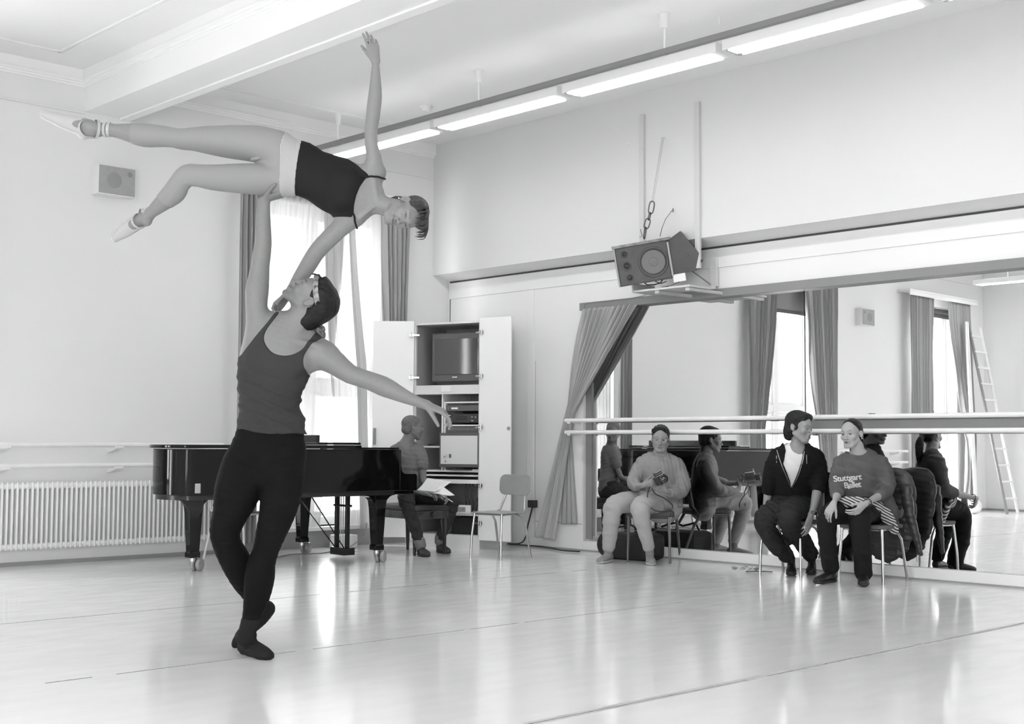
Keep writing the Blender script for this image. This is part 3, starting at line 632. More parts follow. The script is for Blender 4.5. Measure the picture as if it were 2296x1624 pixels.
dwr = part('drawer', MB().box((0.1, -Dc + .1, 0.36), (0.56, 0.02, 0.375)).box((0.1, 0.005, 0.36), (0.56, 0.02, 0.455)).box((0.54, -0.3, 0.36), (0.56, 0.02, 0.455)), M_white, cabw)
part('drawer_window', MB().box((0.16, 0.018, 0.385), (0.40, 0.023, 0.435)), mat('drawer_content', 0.3, 0.4, nz=(40, 0.6)), dwr)
part('lower_shelf', MB().box((t_, -Dc + .02, 0.34), (Wc - t_, -0.05, 0.355)), M_white, cabw)
part('label_card', MB().box((0.36, 0.0005, 1.655), (0.48, 0.002, 1.715)), M_paper, cabw)
def door(ox, ang, w_, lab, hz):
    a = math.radians(ang)   # direction of the leaf in cabinet space
    e = bpy.data.objects.new('door', None)
    mb = MB().box((0, -0.010, 0), (w_, 0.010, 2.33))
    d = part('door', mb, M_white, cabw, bev=0.003, label=lab)
    d.location = (ox, 0.012, 0.095); d.rotation_euler = (0, 0, a)
    return d
dl = door(Wc, math.degrees(math.atan2(.466, .885)), 0.44, 'white open left cabinet door', 0)
dr = door(0.0, math.degrees(math.atan2(.10, -.993)), 0.40, 'white open right cabinet door', 0)
del_e = [o for o in bpy.data.objects if o.type == 'EMPTY' and o.name.startswith('door')]
for o in del_e: bpy.data.objects.remove(o)
for z in (2.16, 1.70): part('hinge', MB().box((0.005, 0.010, z), (0.05, 0.022, z + 0.035)).box((-0.06, 0.004, z + 0.008), (0.005, 0.028, z + 0.026)).cyl((0.03, 0.016, z - 0.008), (0.03, 0.016, z + 0.043), 0.01), M_chrome, dl)
for z in (2.16, 1.70, 1.16, 0.55, 0.16): part('hinge', MB().box((0.005, -0.024, z), (0.05, -0.010, z + 0.035)).cyl((0.028, -0.017, z - 0.01), (0.028, -0.017, z + 0.045), 0.01).box((-0.035, -0.03, z + 0.008), (0.01, -0.012, z + 0.026)), M_chrome, dr)
part('lock', MB().lathe([(0.02, -0.010), (0.018, -0.02)], 20, (0.375, 0, 1.165), 'y'), M_steel, dr)
part('socket_plate', MB().box((0.30, 0.010, 1.37), (0.38, 0.016, 1.43)), M_trim, dl)
part('handle', MB().box((0.40, 0.010, 0.99), (0.43, 0.03, 1.17)), M_mgrey, dl)
CM = cabw.matrix_basis
def incab(name, lab, cat, x, y, z, grp=None): return thing(name, lab, cat, tuple(Matrix.Translation(Vector((9.172, 10.097, 0))) @ Matrix.Rotation(cabw.rotation_euler[2], 4, 'Z') @ Vector((x, y, z))), cabw.rotation_euler[2], grp)
tv = incab('television', 'bulky dark tube television on the top cabinet shelf', 'television', 0.34, -0.30, 1.726)
part('casing', MB().box((-0.31, -0.16, 0.04), (0.31, 0.22, 0.565)), M_dgrey, tv, bev=0.012)
part('screen', MB().box((-0.27, 0.221, 0.115), (0.27, 0.227, 0.50)), mat('tv_glass', 0.03, 0.06, 0.8, coat=1.0), tv, bev=0.003)
part('badge', MB().box((-0.01, 0.221, 0.082), (0.05, 0.225, 0.092)), M_paper, tv)
part('tv_stand', MB().box((-0.27, -0.14, 0.0), (0.27, 0.18, 0.045)), M_plast, tv, bev=0.004)
part('side_grille', MB().box((0.311, 0.0, 0.10), (0.314, 0.13, 0.52)), bands(mat('perforated_grille', 0.3, 0.6), 'DIAGONAL', 60, 0.45, 0.05), tv)
rk = incab('audio_rack', 'metal audio rack frame in the middle of the cabinet', 'rack', 0.24, -0.06, 0.818)
fr = MB()
for x in (0.21, -0.215): fr.box((x, -0.03, 0), (x + 0.014, 0.02, 0.73))
for z in (0.715, 0.47, 0.0): fr.box((-0.215, -0.03, z), (0.224, 0.02, z + 0.014))
part('frame', fr, M_white, rk)
part('backing', MB().box((-0.2, -0.35, 0.01), (0.2, -0.34, 0.71)), M_plast, rk)
def unit(name, lab, cat, z, h, m=M_dgrey, yy=0.0):
    t = incab(name, lab, cat, 0.24, -0.06 + yy, 0.818 + z); part('housing', MB().box((-0.2, -0.3, 0), (0.205, 0.012, h)), m, t, bev=0.002); return t
u = unit('amplifier', 'dark rack amplifier with a pale label at the top of the rack', 'amplifier', 0.63, 0.062); part('label_strip', MB().box((0.06, 0.012, 0.02), (0.14, 0.015, 0.038)), M_paper, u); part('knob', MB().lathe([(0.008, 0.012), (0.007, 0.022)], 14, (0.165, 0, 0.03), 'y'), M_mgrey, u)
u = unit('tape_deck', 'black tape deck with small pale labels under the amplifier', 'tape deck', 0.505, 0.095, M_plast)
for xx, zz in ((0.15, 0.075), (0.15, 0.045), (-0.13, 0.02), (-0.17, 0.05)): part('button', MB().box((xx, 0.012, zz), (xx + 0.022, 0.016, zz + 0.007)), M_paper, u)
part('display', MB().box((-0.05, 0.012, 0.03), (0.1, 0.014, 0.07)), M_blacksat, u)
for xx in (-0.12, -0.16): part('knob', MB().lathe([(0.011, 0.012), (0.01, 0.024)], 14, (xx, 0, 0.06), 'y'), M_mgrey, u)
u = unit('mixer', 'dark mixer with rows of sliders above the flat screen', 'mixer', 0.365, 0.10)
sl = MB(); 
for k in range(26): sl.box((-0.19 + k * 0.0145, 0.012, 0.06), (-0.185 + k * 0.0145, 0.016, 0.092))
part('sliders', sl, M_mgrey, u); sl = MB()
for k in range(8): sl.box((-0.19 + k * 0.048, 0.012, 0.006), (-0.155 + k * 0.048, 0.016, 0.018))
part('button_row', sl, M_paper, u)
fs = incab('flat_monitor', 'flat monitor with a pale blank picture below the rack', 'monitor', 0.235, 0.02, 0.83)
part('bezel', MB().box((-0.235, -0.03, 0.02), (0.25, 0.0, 0.385)), M_dgrey, fs, bev=0.003)
part('screen', MB().box((-0.215, 0.0, 0.055), (0.232, 0.003, 0.355)), mat('screen_picture', 0.66, 0.25), fs)
for x_, z_2, ww, hh, v in ((0.13, 0.12, 0.03, 0.04, 'ink_block'), (0.175, 0.12, 0.03, 0.035, 'pale_block'), (0.205, 0.13, 0.02, 0.008, 'ink_block'), (0.195, 0.075, 0.014, 0.014, 'ink_block'), (0.20, 0.11, 0.03, 0.015, 'pale_block')):
    part('screen_icon', MB().box((x_ - 0.03, 0.003, z_2), (x_ - 0.03 + ww, 0.004, z_2 + hh)), mat(v, 0.12 if v == 'ink_block' else 0.5, 0.5), fs)
part('foot', MB().box((-0.12, -0.06, -0.008), (0.14, 0.04, 0.005)).box((-0.03, -0.05, 0.0), (0.05, -0.02, 0.06)), M_plast, fs)
kb = incab('shelf_box', 'black equipment box on the small side shelf', 'box', 0.64, -0.26, 1.076); part('box', MB().box((-0.1, -0.1, 0), (0.1, 0.1, 0.02)), M_plast, kb)
cbx = incab('cable_bundle', 'dark cables hanging in the lower cabinet compartment', 'cables', 0.16, -0.2, 0.36)
for k in range(6):
    xx = 0.12 - 0.045 * k; part('cable', MB().tube([(xx, 0, 0.32), (xx + 0.02 * math.sin(k), 0.03, 0.2), (xx - 0.02, 0.02, 0.1), (xx + 0.02, 0, 0.003)], 0.006, 8), M_plast, cbx)
part('plug', MB().box((-0.12, 0.02, 0.08), (-0.05, 0.06, 0.17)), M_plast, cbx)
bb = incab('storage_box', 'dark box standing in the lowest cabinet compartment', 'box', 0.22, -0.25, 0.141); part('box_body', MB().box((-0.17, -0.15, 0), (0.17, 0.15, 0.18)), M_felt, bb, bev=0.004); 
bb2 = incab('crumpled_bag', 'pale crumpled bag beside the dark box in the cabinet', 'bag', 0.45, -0.1, 0.141); part('bag_body', MB().ball((0, 0, 0.075), (0.05, 0.05, 0.075), 20, 14), M_mgrey, bb2)

# ---------- grand piano ----------
PM = Matrix.Translation(Vector((7.62, 9.47, 0))) @ Matrix.Rotation(math.radians(-3.44), 4, 'Z')
pn = thing('grand_piano', 'glossy black grand piano with closed lid behind the dancers', 'piano', (7.62, 9.47, 0), math.radians(-3.44))
def spline(pts, n=10, closed=False):
    P = [np.array(p, float) for p in pts]; out = []; K = len(P)
    rng_ = range(K) if closed else range(K - 1)
    for i in rng_:
        p0, p1, p2, p3 = (P[(i - 1) % K], P[i], P[(i + 1) % K], P[(i + 2) % K]) if closed else (P[max(i - 1, 0)], P[i], P[i + 1], P[min(i + 2, K - 1)])
        for k in range(n):
            t = k / n; out.append(0.5 * (2 * p1 + (p2 - p0) * t + (2 * p0 - 5 * p1 + 4 * p2 - p3) * t * t + (3 * p1 - p0 - 3 * p2 + p3) * t ** 3))
    if not closed: out.append(P[-1])
    return out
bent = [tuple(p) for p in spline([(-0.75, 1.48), (-1.05, 1.38), (-1.35, 1.10), (-1.65, 0.88), (-1.98, 0.76), (-2.18, 0.60), (-2.26, 0.38), (-2.24, 0.16), (-2.17, 0.03), (-2.08, 0.0)], 8)]
outl = [(-0.02, 0.0), (-0.02, 1.48)] + bent
part('case', MB().prism(outl, 0.66, 1.045, 'xy'), M_black, pn, bev=0.006)
part('bottom_frame', MB().prism([(x * 0.97 - 0.03, 0.04 + y * 0.95) for x, y in outl], 0.62, 0.66, 'xy'), M_blacksat, pn)
cheek = [(-0.02, 1.045), (-0.005, 1.04), (-0.002, 0.90)] + [(0.055 - 0.055 * math.cos(a), 0.872 - 0.055 * math.sin(a)) for a in np.linspace(0.3, pi / 2, 8)] + [(0.165, 0.815), (0.178, 0.80), (0.178, 0.66), (-0.02, 0.66)]
for y in (0.0, 1.435): part('cheek_arm', MB().prism([(x, z) for x, z in cheek], y, y + 0.045, 'xz'), M_black, pn, bev=0.004)
kb_ = part('keybed', MB().box((-0.02, 0.045, 0.625), (0.172, 1.435, 0.70)), M_black, pn, bev=0.004)
keys = MB(); blk = MB()
for k in range(52): keys.box((-0.02, 0.10 + k * 0.0238, 0.70), (0.13, 0.10 + k * 0.0238 + 0.0228, 0.722))
part('white_keys', keys, mat('ivory_keys', 0.75, 0.2), kb_)
for k in range(51):
    if k % 7 not in (1, 4): blk.box((-0.02, 0.10 + (k + 1) * 0.0238 - 0.006, 0.72), (0.08, 0.10 + (k + 1) * 0.0238 + 0.006, 0.736))
part('black_keys', blk, M_blacksat, kb_)
part('fallboard', MB().box((-0.06, 0.05, 0.72), (-0.03, 1.43, 0.97)).box((-0.10, 0.05, 0.95), (-0.02, 1.43, 0.975)), M_black, pn, bev=0.004)
lid = [(-0.46, -0.02), (-0.46, 1.50), (-0.75, 1.50)] + [(x * 1.012, y + 0.02 * (1 if y > 0.3 else -1)) for x, y in bent[1:]]
part('lid', MB().prism(lid, 1.052, 1.082, 'xy'), M_black, pn, bev=0.008)
part('lid_flap', MB().box((-0.93, -0.02, 1.084), (-0.47, 1.50, 1.106)), M_black, pn, bev=0.005)
part('front_lid_edge', MB().box((-0.455, 0.0, 1.046), (-0.03, 1.48, 1.062)), M_black, pn, bev=0.004)
part('lid_batten', MB().box((-0.86, 0.12, 1.106), (-0.82, 1.44, 1.172)), M_blacksat, pn, bev=0.003)
part('hinge_strip', MB().tube([(-0.9, -0.012, 1.049), (-2.1, -0.012, 1.049)], 0.004, 8), M_steel, pn)
part('corner_fitting', MB().box((-2.09, -0.004, 0.68), (-2.04, 0.006, 0.76)), M_steel, pn, bev=0.003)
def leg(x, y, big=False, cor=True):
    prof = [(0.066, 0.62), (0.066, 0.58), (0.058, 0.50), (0.052, 0.35), (0.043, 0.17), (0.050, 0.155), (0.050, 0.115)]
    mb = MB(); n = 4
    vs = []; fs = []
    for r, z in prof:
        for sx, sy in ((-1, -1), (1, -1), (1, 1), (-1, 1)): vs.append((x + r * sx, y + r * sy, z))
    for i in range(len(prof) - 1):
        for k in range(4): fs.append((i * 4 + k, i * 4 + (k + 1) % 4, (i + 1) * 4 + (k + 1) % 4, (i + 1) * 4 + k))
    fs += [(0, 1, 2, 3), tuple(len(prof) * 4 - 4 + k for k in range(4))]; mb.add(vs, fs)
    l = part('leg', mb, M_black, pn, bev=0.006, smooth=False)
    crb = MB()
    for s in (-1, 1):
        arc = [(x + s * (0.06 + 0.11 * (1 - math.cos(a))), 0.62 - 0.11 * (1 - math.sin(a))) for a in np.linspace(0, pi / 2, 8)]
        crb.prism([(x, 0.63)] + [(x + s * 0.17, 0.63)] + arc[::-1] + [(x, 0.51)], y - 0.045, y + 0.045, 'xz')
    part('corbel', crb, M_black, l, bev=0.004)
    cs = part('caster', MB().lathe([(0.030, 0.08), (0.030, 0.115)], 16, (x, y, 0)).box((x - 0.02, y - 0.02, 0.05), (x + 0.06, y + 0.02, 0.085)), M_steel, l, bev=0.003)
    for s in (-1, 1): part('wheel', MB().lathe([(0.03, 0.006), (0.052, 0.010), (0.056, 0.018), (0.056, 0.034), (0.050, 0.042), (0.02, 0.045)], 28, (0, 0, 0), 'y', M=Matrix.Translation(Vector((x + 0.045, y, 0.056))) @ Matrix.Rotation(math.radians(35), 4, 'Z') @ Matrix.Scale(s, 4, (0, 1, 0))), mat('caster_wheel', 0.30, 0.35, nz=(20, 0.2)), cs)
    return l
leg(-0.19, 0.12); leg(-0.24, 1.36); leg(-1.90, 0.40)
fl_ = MB()
for k in range(6): fl_.tube([(-2.12 + 0.035 * k, 0.22 - 0.0 * k, 0.655), (-2.06 + 0.03 * k, 0.24, 0.60), (-1.99 + 0.02 * k, 0.29, 0.54), (-1.96 + 0.014 * k, 0.335, 0.46)], [0.022, 0.020, 0.016, 0.008], 10)
part('fluted_bracket', fl_, M_blacksat, pn)
ly = part('pedal_lyre', MB().box((-0.27, 0.56, 0.60), (-0.11, 0.92, 0.64)).box((-0.23, 0.62, 0.03), (-0.10, 0.86, 0.10)).box((-0.19, 0.635, 0.10), (-0.15, 0.665, 0.60)).box((-0.19, 0.815, 0.10), (-0.15, 0.85, 0.60)).box((-0.19, 0.60, 0.49), (-0.15, 0.88, 0.51)), M_blacksat, pn, bev=0.004)
for y in (0.70, 0.74, 0.78): part('rod', MB().cyl((-0.16, y, 0.10), (-0.16, y, 0.60), 0.0045, n=8), M_steel, ly); part('pedal', MB().box((-0.10, y - 0.012, 0.055), (0.0, y + 0.012, 0.063)), M_steel, ly, bev=0.002)
part('brace', MB().tube([(-0.2, 0.66, 0.10), (-0.62, 0.60, 0.62)], 0.006, 8).tube([(-0.2, 0.82, 0.10), (-0.62, 0.86, 0.62)], 0.006, 8), M_blacksat, ly)
# bench
bn = thing('piano_bench', 'black padded piano bench under the pianist', 'bench', (8.36, 10.23, 0), math.radians(-3.4))
part('cushion', MB().box((-0.22, -0.36, 0.435), (0.22, 0.36, 0.49)), mat('black_leather', 0.03, 0.35, bump=(30, .2, .005)), bn, bev=0.02)
part('apron', MB().box((-0.21, -0.35, 0.355), (0.21, 0.35, 0.435)), mat('bench_apron', 0.05, 0.2, nz=(9, 0.6)), bn, bev=0.004)
part('knob', MB().lathe([(0.015, -0.35), (0.03, -0.37), (0.03, -0.40)], 20, (0.0, 0, 0.40), 'y'), M_plast, bn)
for sx in (-1, 1):
    for sy in (-1, 1): part('leg', MB().tube([(0.18 * sx, 0.31 * sy, 0.355), (0.185 * sx, 0.315 * sy, 0.03), (0.185 * sx, 0.315 * sy, 0.0)], [0.028, 0.016, 0.014], 8), M_blacksat, bn)

# ---------- chairs ----------
def seat_shell(w_, d_, t_, z, curve=0.012):
    def rr(u): return u
    mb = MB(); pts = []
    n = 24; r = 0.05
    out = []
    for cx_, cy_, a0 in ((w_ / 2 - r, d_ / 2 - r, 0), (-w_ / 2 + r, d_ / 2 - r, pi / 2), (-w_ / 2 + r, -d_ / 2 + r, pi), (w_ / 2 - r, -d_ / 2 + r, 1.5 * pi)):
        for k in range(7): a = a0 + k * pi / 12; out.append((cx_ + r * math.cos(a), cy_ + r * math.sin(a)))
    return mb.prism(out, z, z + t_, 'xy')
def school_chair(name, lab, loc, rz, m_seat, padded=False, grp=None, hb=0.80, frame=None):
    """local +y = the way a sitter faces"""
    frame = frame or M_chrome
    t = thing(name, lab, 'chair', loc, rz, grp)
    part('seat', seat_shell(0.40, 0.40, 0.03 if padded else 0.014, 0.432), m_seat, t, bev=0.006)
    out = []; w_, h_ = 0.385, 0.20 if not padded else 0.36; r = 0.06; zc = hb - h_ / 2
    for cx_, cy_, a0 in ((w_ / 2 - r, h_ / 2 - r, 0), (-w_ / 2 + r, h_ / 2 - r, pi / 2), (-w_ / 2 + r, -h_ / 2 + r, pi), (w_ / 2 - r, -h_ / 2 + r, 1.5 * pi)):
        for k in range(7): a = a0 + k * pi / 12; out.append((cx_ + r * math.cos(a), zc + cy_ + r * math.sin(a)))
    mb = MB()
    # curved back plate
    K = len(out); vs = []
    for s in (0, 1):
        for x, z in out: vs.append((x, -0.235 - 0.25 * (z - 0.45) * 0.35 - 0.35 * (0.04 - x * x) * 0 + 0.6 * x * x + (0.012 if s else 0) * (2 if padded else 1), z))
    mb.add(vs, [tuple(range(K))[::-1], tuple(range(K, 2 * K))] + [(i, (i + 1) % K, K + (i + 1) % K, K + i) for i in range(K)])
    part('backrest', mb, m_seat, t, bev=0.004)
    for s in (-1, 1):
        part('leg', MB().tube([(0.17 * s, 0.175, 0.43), (0.185 * s, 0.20, 0.2), (0.19 * s, 0.205, 0.0)], 0.0115, 12), frame, t)
        part('leg', MB().tube([(0.165 * s, -0.02, 0.425), (0.175 * s, -0.10, 0.40), (0.185 * s, -0.155, 0.34), (0.20 * s, -0.235, 0.0)], 0.0115, 12), frame, t)
        part('back_post', MB().tube([(0.165 * s, 0.14, 0.425), (0.165 * s, -0.12, 0.425), (0.15 * s, -0.19, 0.46), (0.115 * s, -0.24, 0.62), (0.10 * s, -0.268, hb - 0.06)], 0.010, 12), frame, t)
    part('cross_rail', MB().tube([(-0.17, 0.16, 0.424), (0.17, 0.16, 0.424)], 0.009, 10).tube([(-0.17, -0.08, 0.418), (0.17, -0.08, 0.418)], 0.009, 10), frame, t)
    return t
def face(dx, dy): return math.atan2(dy, dx) - pi / 2
school_chair('school_chair', 'empty chair with pale plywood seat and backrest beside the open cabinet', (8.62, 9.20, 0), face(-1.0, -0.12), M_wood)
q1, q2 = onz(482, 1258), onz(629, 1252)
school_chair('school_chair', 'white legged chair mostly hidden behind the male dancer and the piano', ((q1[0] + q2[0]) / 2 - 0.05, (q1[1] + q2[1]) / 2 + 0.12, 0), face(0.4, -0.9), M_mgrey, frame=M_trim)
M_seatfab = mat('chair_upholstery', 0.14, 0.8, 0.2, bump=(200, 0.2, 0.002))
school_chair('upholstered_chair', 'chrome legged chair under the seated man in the dark hooded jacket', (9.42, 6.41, 0), face(-0.98, -0.12), M_seatfab, True, hb=0.86)
school_chair('upholstered_chair', 'chrome legged chair under the ponytailed woman, a quilted jacket over its back', (9.47, 5.67, 0), face(-0.98, -0.10), M_seatfab, True, hb=0.86)
# banquet chair of the woman with the camera
bq = thing('banquet_chair', 'dark framed padded chair under the woman holding a camera', 'chair', (9.50, 8.02, 0), face(-0.80, -0.60 + 0.15))
M_bqf = mat('bronze_frame', 0.12, 0.35, metal=0.4); M_bqs = mat('banquet_fabric', 0.09, 0.7, 0.3, bump=(150, 0.2, 0.002))
part('seat', seat_shell(0.43, 0.42, 0.06, 0.42), M_bqs, bq, bev=0.02)
part('backrest', MB().box((-0.19, -0.27, 0.52), (0.19, -0.225, 0.84)), M_bqs, bq, bev=0.02)
for s in (-1, 1):
    part('leg', MB().tube([(0.19 * s, 0.18, 0.43), (0.20 * s, 0.19, 0.0)], [0.015, 0.011], 10), M_bqf, bq)
    part('leg', MB().tube([(0.205 * s, -0.12, 0.43), (0.205 * s, -0.20, 0.30), (0.21 * s, -0.31, 0.0)], [0.015, 0.014, 0.011], 10), M_bqf, bq)
part('back_frame', MB().tube([(0.205, 0.16, 0.42), (0.205, -0.14, 0.42), (0.205, -0.20, 0.50)] + [(0.205, -0.26, 0.80), (0.18, -0.275, 0.87), (0.12, -0.28, 0.89), (-0.12, -0.28, 0.89), (-0.18, -0.275, 0.87), (-0.205, -0.26, 0.80)] + [(-0.205, -0.20, 0.50), (-0.205, -0.14, 0.42), (-0.205, 0.16, 0.42)], 0.0125, 12), M_bqf, bq)
part('seat_rail', MB().tube([(-0.205, 0.16, 0.42), (0.205, 0.16, 0.42)], 0.012, 10), M_bqf, bq)

# bag on the floor behind her legs
bg = thing('holdall_bag', 'black nylon holdall on the floor behind the woman\'s chair legs', 'bag', (9.54, 8.33, 0), face(-0.1, 1))
part('body', MB().box((-0.20, -0.32, 0.0), (0.14, 0.22, 0.25)), M_nylon, bg, bev=0.05)
part('end_pocket', MB().ball((-0.03, 0.24, 0.13), (0.15, 0.09, 0.13), 24, 14), M_nylon, bg)
part('strap', MB().tube([(0.0, -0.30, 0.26), (-0.03, -0.22, 0.33), (0.0, -0.08, 0.29), (0.02, 0.0, 0.32), (0.0, 0.12, 0.30), (0.0, 0.22, 0.27)], 0.010, 8), M_nylon, bg)
part('zip_seam', MB().tube([(-0.02, -0.30, 0.272), (-0.02, 0.26, 0.272)], 0.004, 6), M_mgrey, bg)

# small things on the floor
fw = onz(1672, 1284); fl2 = thing('flower_bunch', 'small bunch of pale flowers on the floor by the chair leg', 'flowers', tuple(fw))
r = random.Random(3)
for k in range(7):
    c = (0.030 * (k - 3) * 0.723 + r.uniform(-.015, .015), -0.030 * (k - 3) * 0.69 + r.uniform(-.015, .015), 0.030)
    mb = MB()
    for j in range(6):
        a = j * 1.047 + r.uniform(-.3, .3); Mq = Matrix.Rotation(a, 3, 'Z') @ Matrix.Rotation(r.uniform(-.9, .1), 3, 'Y')
        mb.ball((c[0] + 0.018 * math.cos(a), c[1] + 0.018 * math.sin(a), c[2] + r.uniform(-.006, .012)), (0.021, 0.013, 0.004), 8, 6, M=Mq)
    mb.ball((c[0], c[1], c[2]), 0.007, 8, 6)
    part('blossom', mb, M_paper if k % 2 else mat('grey_petals', 0.30, 0.7), fl2)
part('stems', MB().tube([(0.0, 0, 0.008), (0.12, -0.10, 0.010), (0.17, -0.16, 0.006)], 0.004, 6).tube([(0.02, 0.01, 0.008), (0.15, -0.16, 0.008)], 0.003, 6), mat('stem', 0.12, 0.6), fl2)
ww_ = onz(1845, 1309); tag(part('clear_cup', MB().lathe([(0.018, 0), (0.028, 0.045), (0.026, 0.045), (0.016, 0.003)], 16, tuple(ww_)), mat('clear_plastic', 0.7, 0.1)), 'small crumpled clear cup on the floor under the woman\'s boot heel', 'cup')
c1 = [onz(1150, 1219), onz(1190, 1226), onz(1225, 1229), onz(1260, 1237), onz(1300, 1240)]
c1 = [np.array([min(p[0], 9.80), p[1], 0.012]) for p in c1]
c0 = [np.array([9.80, 9.95, 0.42]), np.array([9.79, 10.0, 0.25]), np.array([9.72, 10.02, 0.05])]
tag(part('power_cable', MB().tube(spline(c0 + c1, 6), 0.008, 8).box((9.77, 9.90, 0.42), (9.83, 9.99, 0.50)), M_plast), 'black cable running down the wall and along the floor behind the empty chair', 'cable')
wb = (8.20, 11.15); tag(part('floor_box', MB().box((wb[0] - 0.11, wb[1] - 0.1, 0), (wb[0] + 0.11, wb[1] + 0.1, 0.14)), M_trim, bev=0.01), 'small white box on the floor beyond the piano pedals', 'box')
tag(part('extension_lead', MB().tube([(7.0, 10.6, 0.007), (7.3, 10.8, 0.007), (7.6, 10.7, 0.007), (8.1, 10.95, 0.007), (8.45, 11.1, 0.12), (8.5, 11.15, 0.25)], 0.006, 8), M_mgrey), 'thin pale lead trailing under the piano towards the window', 'cable')
struct('trim_31', MB().box((6.95, YB - 0.04, 0.0), (9.2, YB, 0.20)), mat('grey_wall_paint', 0.30, 0.6))

# corner seen in the mirror: ladder and poles
ld = thing('step_ladder', 'pale wooden ladder leaning in the corner, seen reflected at the right edge', 'ladder', (-2.42, 10.75, 0))
for s in (0, 1):
    part('side_rail', MB().tube([(-0.12 + 0.02, -0.3 - 0.20 * s * 0, 0.0), (-0.30, 0.45, 3.35)], 0.028, 8).xf(Matrix.Translation(Vector((0.42 * s, 0, 0)))), M_mgrey if s else M_bar, ld)
for k in range(11):
    z = 0.25 + 0.29 * k; f_ = z / 3.35; part('rung', MB().box((-0.12 - 0.18 * f_, -0.3 + 0.75 * f_ - 0.03, z), (0.32 - 0.18 * f_, -0.3 + 0.75 * f_ + 0.03, z + 0.03)), M_bar, ld)
for k, lab in enumerate(('pale pole leaning in the reflected corner, the left one', 'pale pole leaning in the reflected corner, the right one beside the ladder')):
    tag(part('wooden_pole', MB().tube([(-1.86 - 0.06 * k, 10.9, 0.0), (-2.02 - 0.06 * k, 11.12, 3.4)], 0.022, 10), M_bar), lab, 'pole', 'poles in the corner')
tag(part('exercise_ball', MB().ball((-1.60, 10.8, 0.13), 0.13, 28, 18), M_bar), 'small pale ball on the floor in the reflected corner', 'ball')

# ================= FIGURES: signed-distance bodies turned into meshes =================
CAP = 0.055
def nv(v): v = np.array(v, float); return v / (np.linalg.norm(v) + 1e-12)
class S:
    def __init__(s): s.ops = []; s.lo = np.full(3, 1e9); s.hi = np.full(3, -1e9)
    def op(s, f, lo, hi, k=0.0, mode='u', loc=None):
        lo = np.array(lo, float); hi = np.array(hi, float); s.ops.append((f, lo, hi, k, mode, loc))
        if mode == 'u': s.lo = np.minimum(s.lo, lo); s.hi = np.maximum(s.hi, hi)
        return s
    def __call__(s, P, blo, bhi):
        d = np.full(P.shape[:2], CAP, np.float32)
        for f, lo, hi, k, mode, loc in s.ops:
            mg = CAP + k
            sel = np.nonzero(np.all((bhi >= lo - mg) & (blo <= hi + mg), axis=1))[0]
            if mode == 'c':  sel = np.arange(len(P))
            if len(sel) == 0: continue
            Q = P[sel]; di = f(Q, blo[sel], bhi[sel]); a = d[sel]
            if loc is not None:    # blend radius fades with distance from a joint
                kk = np.maximum(k * np.clip(1.6 - np.linalg.norm(Q - loc[0], axis=2) / loc[1], 0, 1), 1e-4)
            else: kk = max(k, 1e-5)
            if mode == 'u': h = np.clip(0.5 + 0.5 * (a - di) / kk, 0, 1); r = a * (1 - h) + di * h - kk * h * (1 - h)
            elif mode == 's': di = -di; h = np.clip(0.5 - 0.5 * (a - di) / kk, 0, 1); r = a * (1 - h) + di * h + kk * h * (1 - h)
            elif mode == 'c': h = np.clip(0.5 - 0.5 * (a - di) / kk, 0, 1); r = a * (1 - h) + di * h + kk * h * (1 - h)
            elif mode == 'd': r = a + di
            d[sel] = r
        return np.minimum(d, CAP) if not any(o[4] in 'cd' for o in s.ops) else d
    def inc(s, other, k=0.0, loc=None, off=0.0):
        f = other if off == 0 else (lambda P, a, b, o=other, t=off: o(P, a, b) - t)
        return s.op(f, other.lo - off, other.hi + off, k, 'u', loc)
    def clip(s, p, n, k=0.002):   # keep the side n points away from
        p = np.array(p, float); n = nv(n); return s.op(lambda P, a, b: (P - p) @ n, [0] * 3, [0] * 3, k, 'c')
    def disp(s, fn): return s.op(lambda P, a, b: fn(P), [-99] * 3, [99] * 3, 0, 'd')
def seg_f(a, b, ra, rb, U):
    ax = b - a; L2 = max(float(ax @ ax), 1e-10); w = ax / math.sqrt(L2); u = U - w * (U @ w)
    if np.linalg.norm(u) < 1e-3: u = np.array([1, 0, 0.01]) - w * w[0]
    u = nv(u); v = np.cross(w, u); ra = np.array(ra); rb = np.array(rb)
    def f(P, *_):
        d = P - a; t = np.clip(d @ ax / L2, 0, 1); q = d - t[..., None] * ax
        wu = ra[0] + (rb[0] - ra[0]) * t; wv = ra[1] + (rb[1] - ra[1]) * t; wa = np.minimum(wu, wv)
        x, y, z = (q @ w) / wa, (q @ u) / wu, (q @ v) / wv
        k0 = np.sqrt(x * x + y * y + z * z); k1 = np.sqrt((x / wa) ** 2 + (y / wu) ** 2 + (z / wv) ** 2)
        return np.where(k0 < 1e-4, -wa, k0 * (k0 - 1) / np.maximum(k1, 1e-6))
    m = max(ra.max(), rb.max())
    return f, np.minimum(a, b) - m, np.maximum(a, b) + m
def loft(st, U=(0, 0, 1), n=3, grow=0.0, scale=1.0):
    """st: list of (point, ru, rv); ru lies along U"""
    U = np.array(U, float); A = [np.concatenate([np.array(p, float), [a, b]]) for p, a, b in st]
    pts = spline(A, n) if len(A) > 2 and n > 1 else A
    g = S()
    for i in range(len(pts) - 1):
        p, q = pts[i], pts[i + 1]
        f, lo, hi = seg_f(p[:3], q[:3], np.maximum(p[3:] * scale + grow, 0.002), np.maximum(q[3:] * scale + grow, 0.002), U)
        g.op(f, lo, hi)
    return g
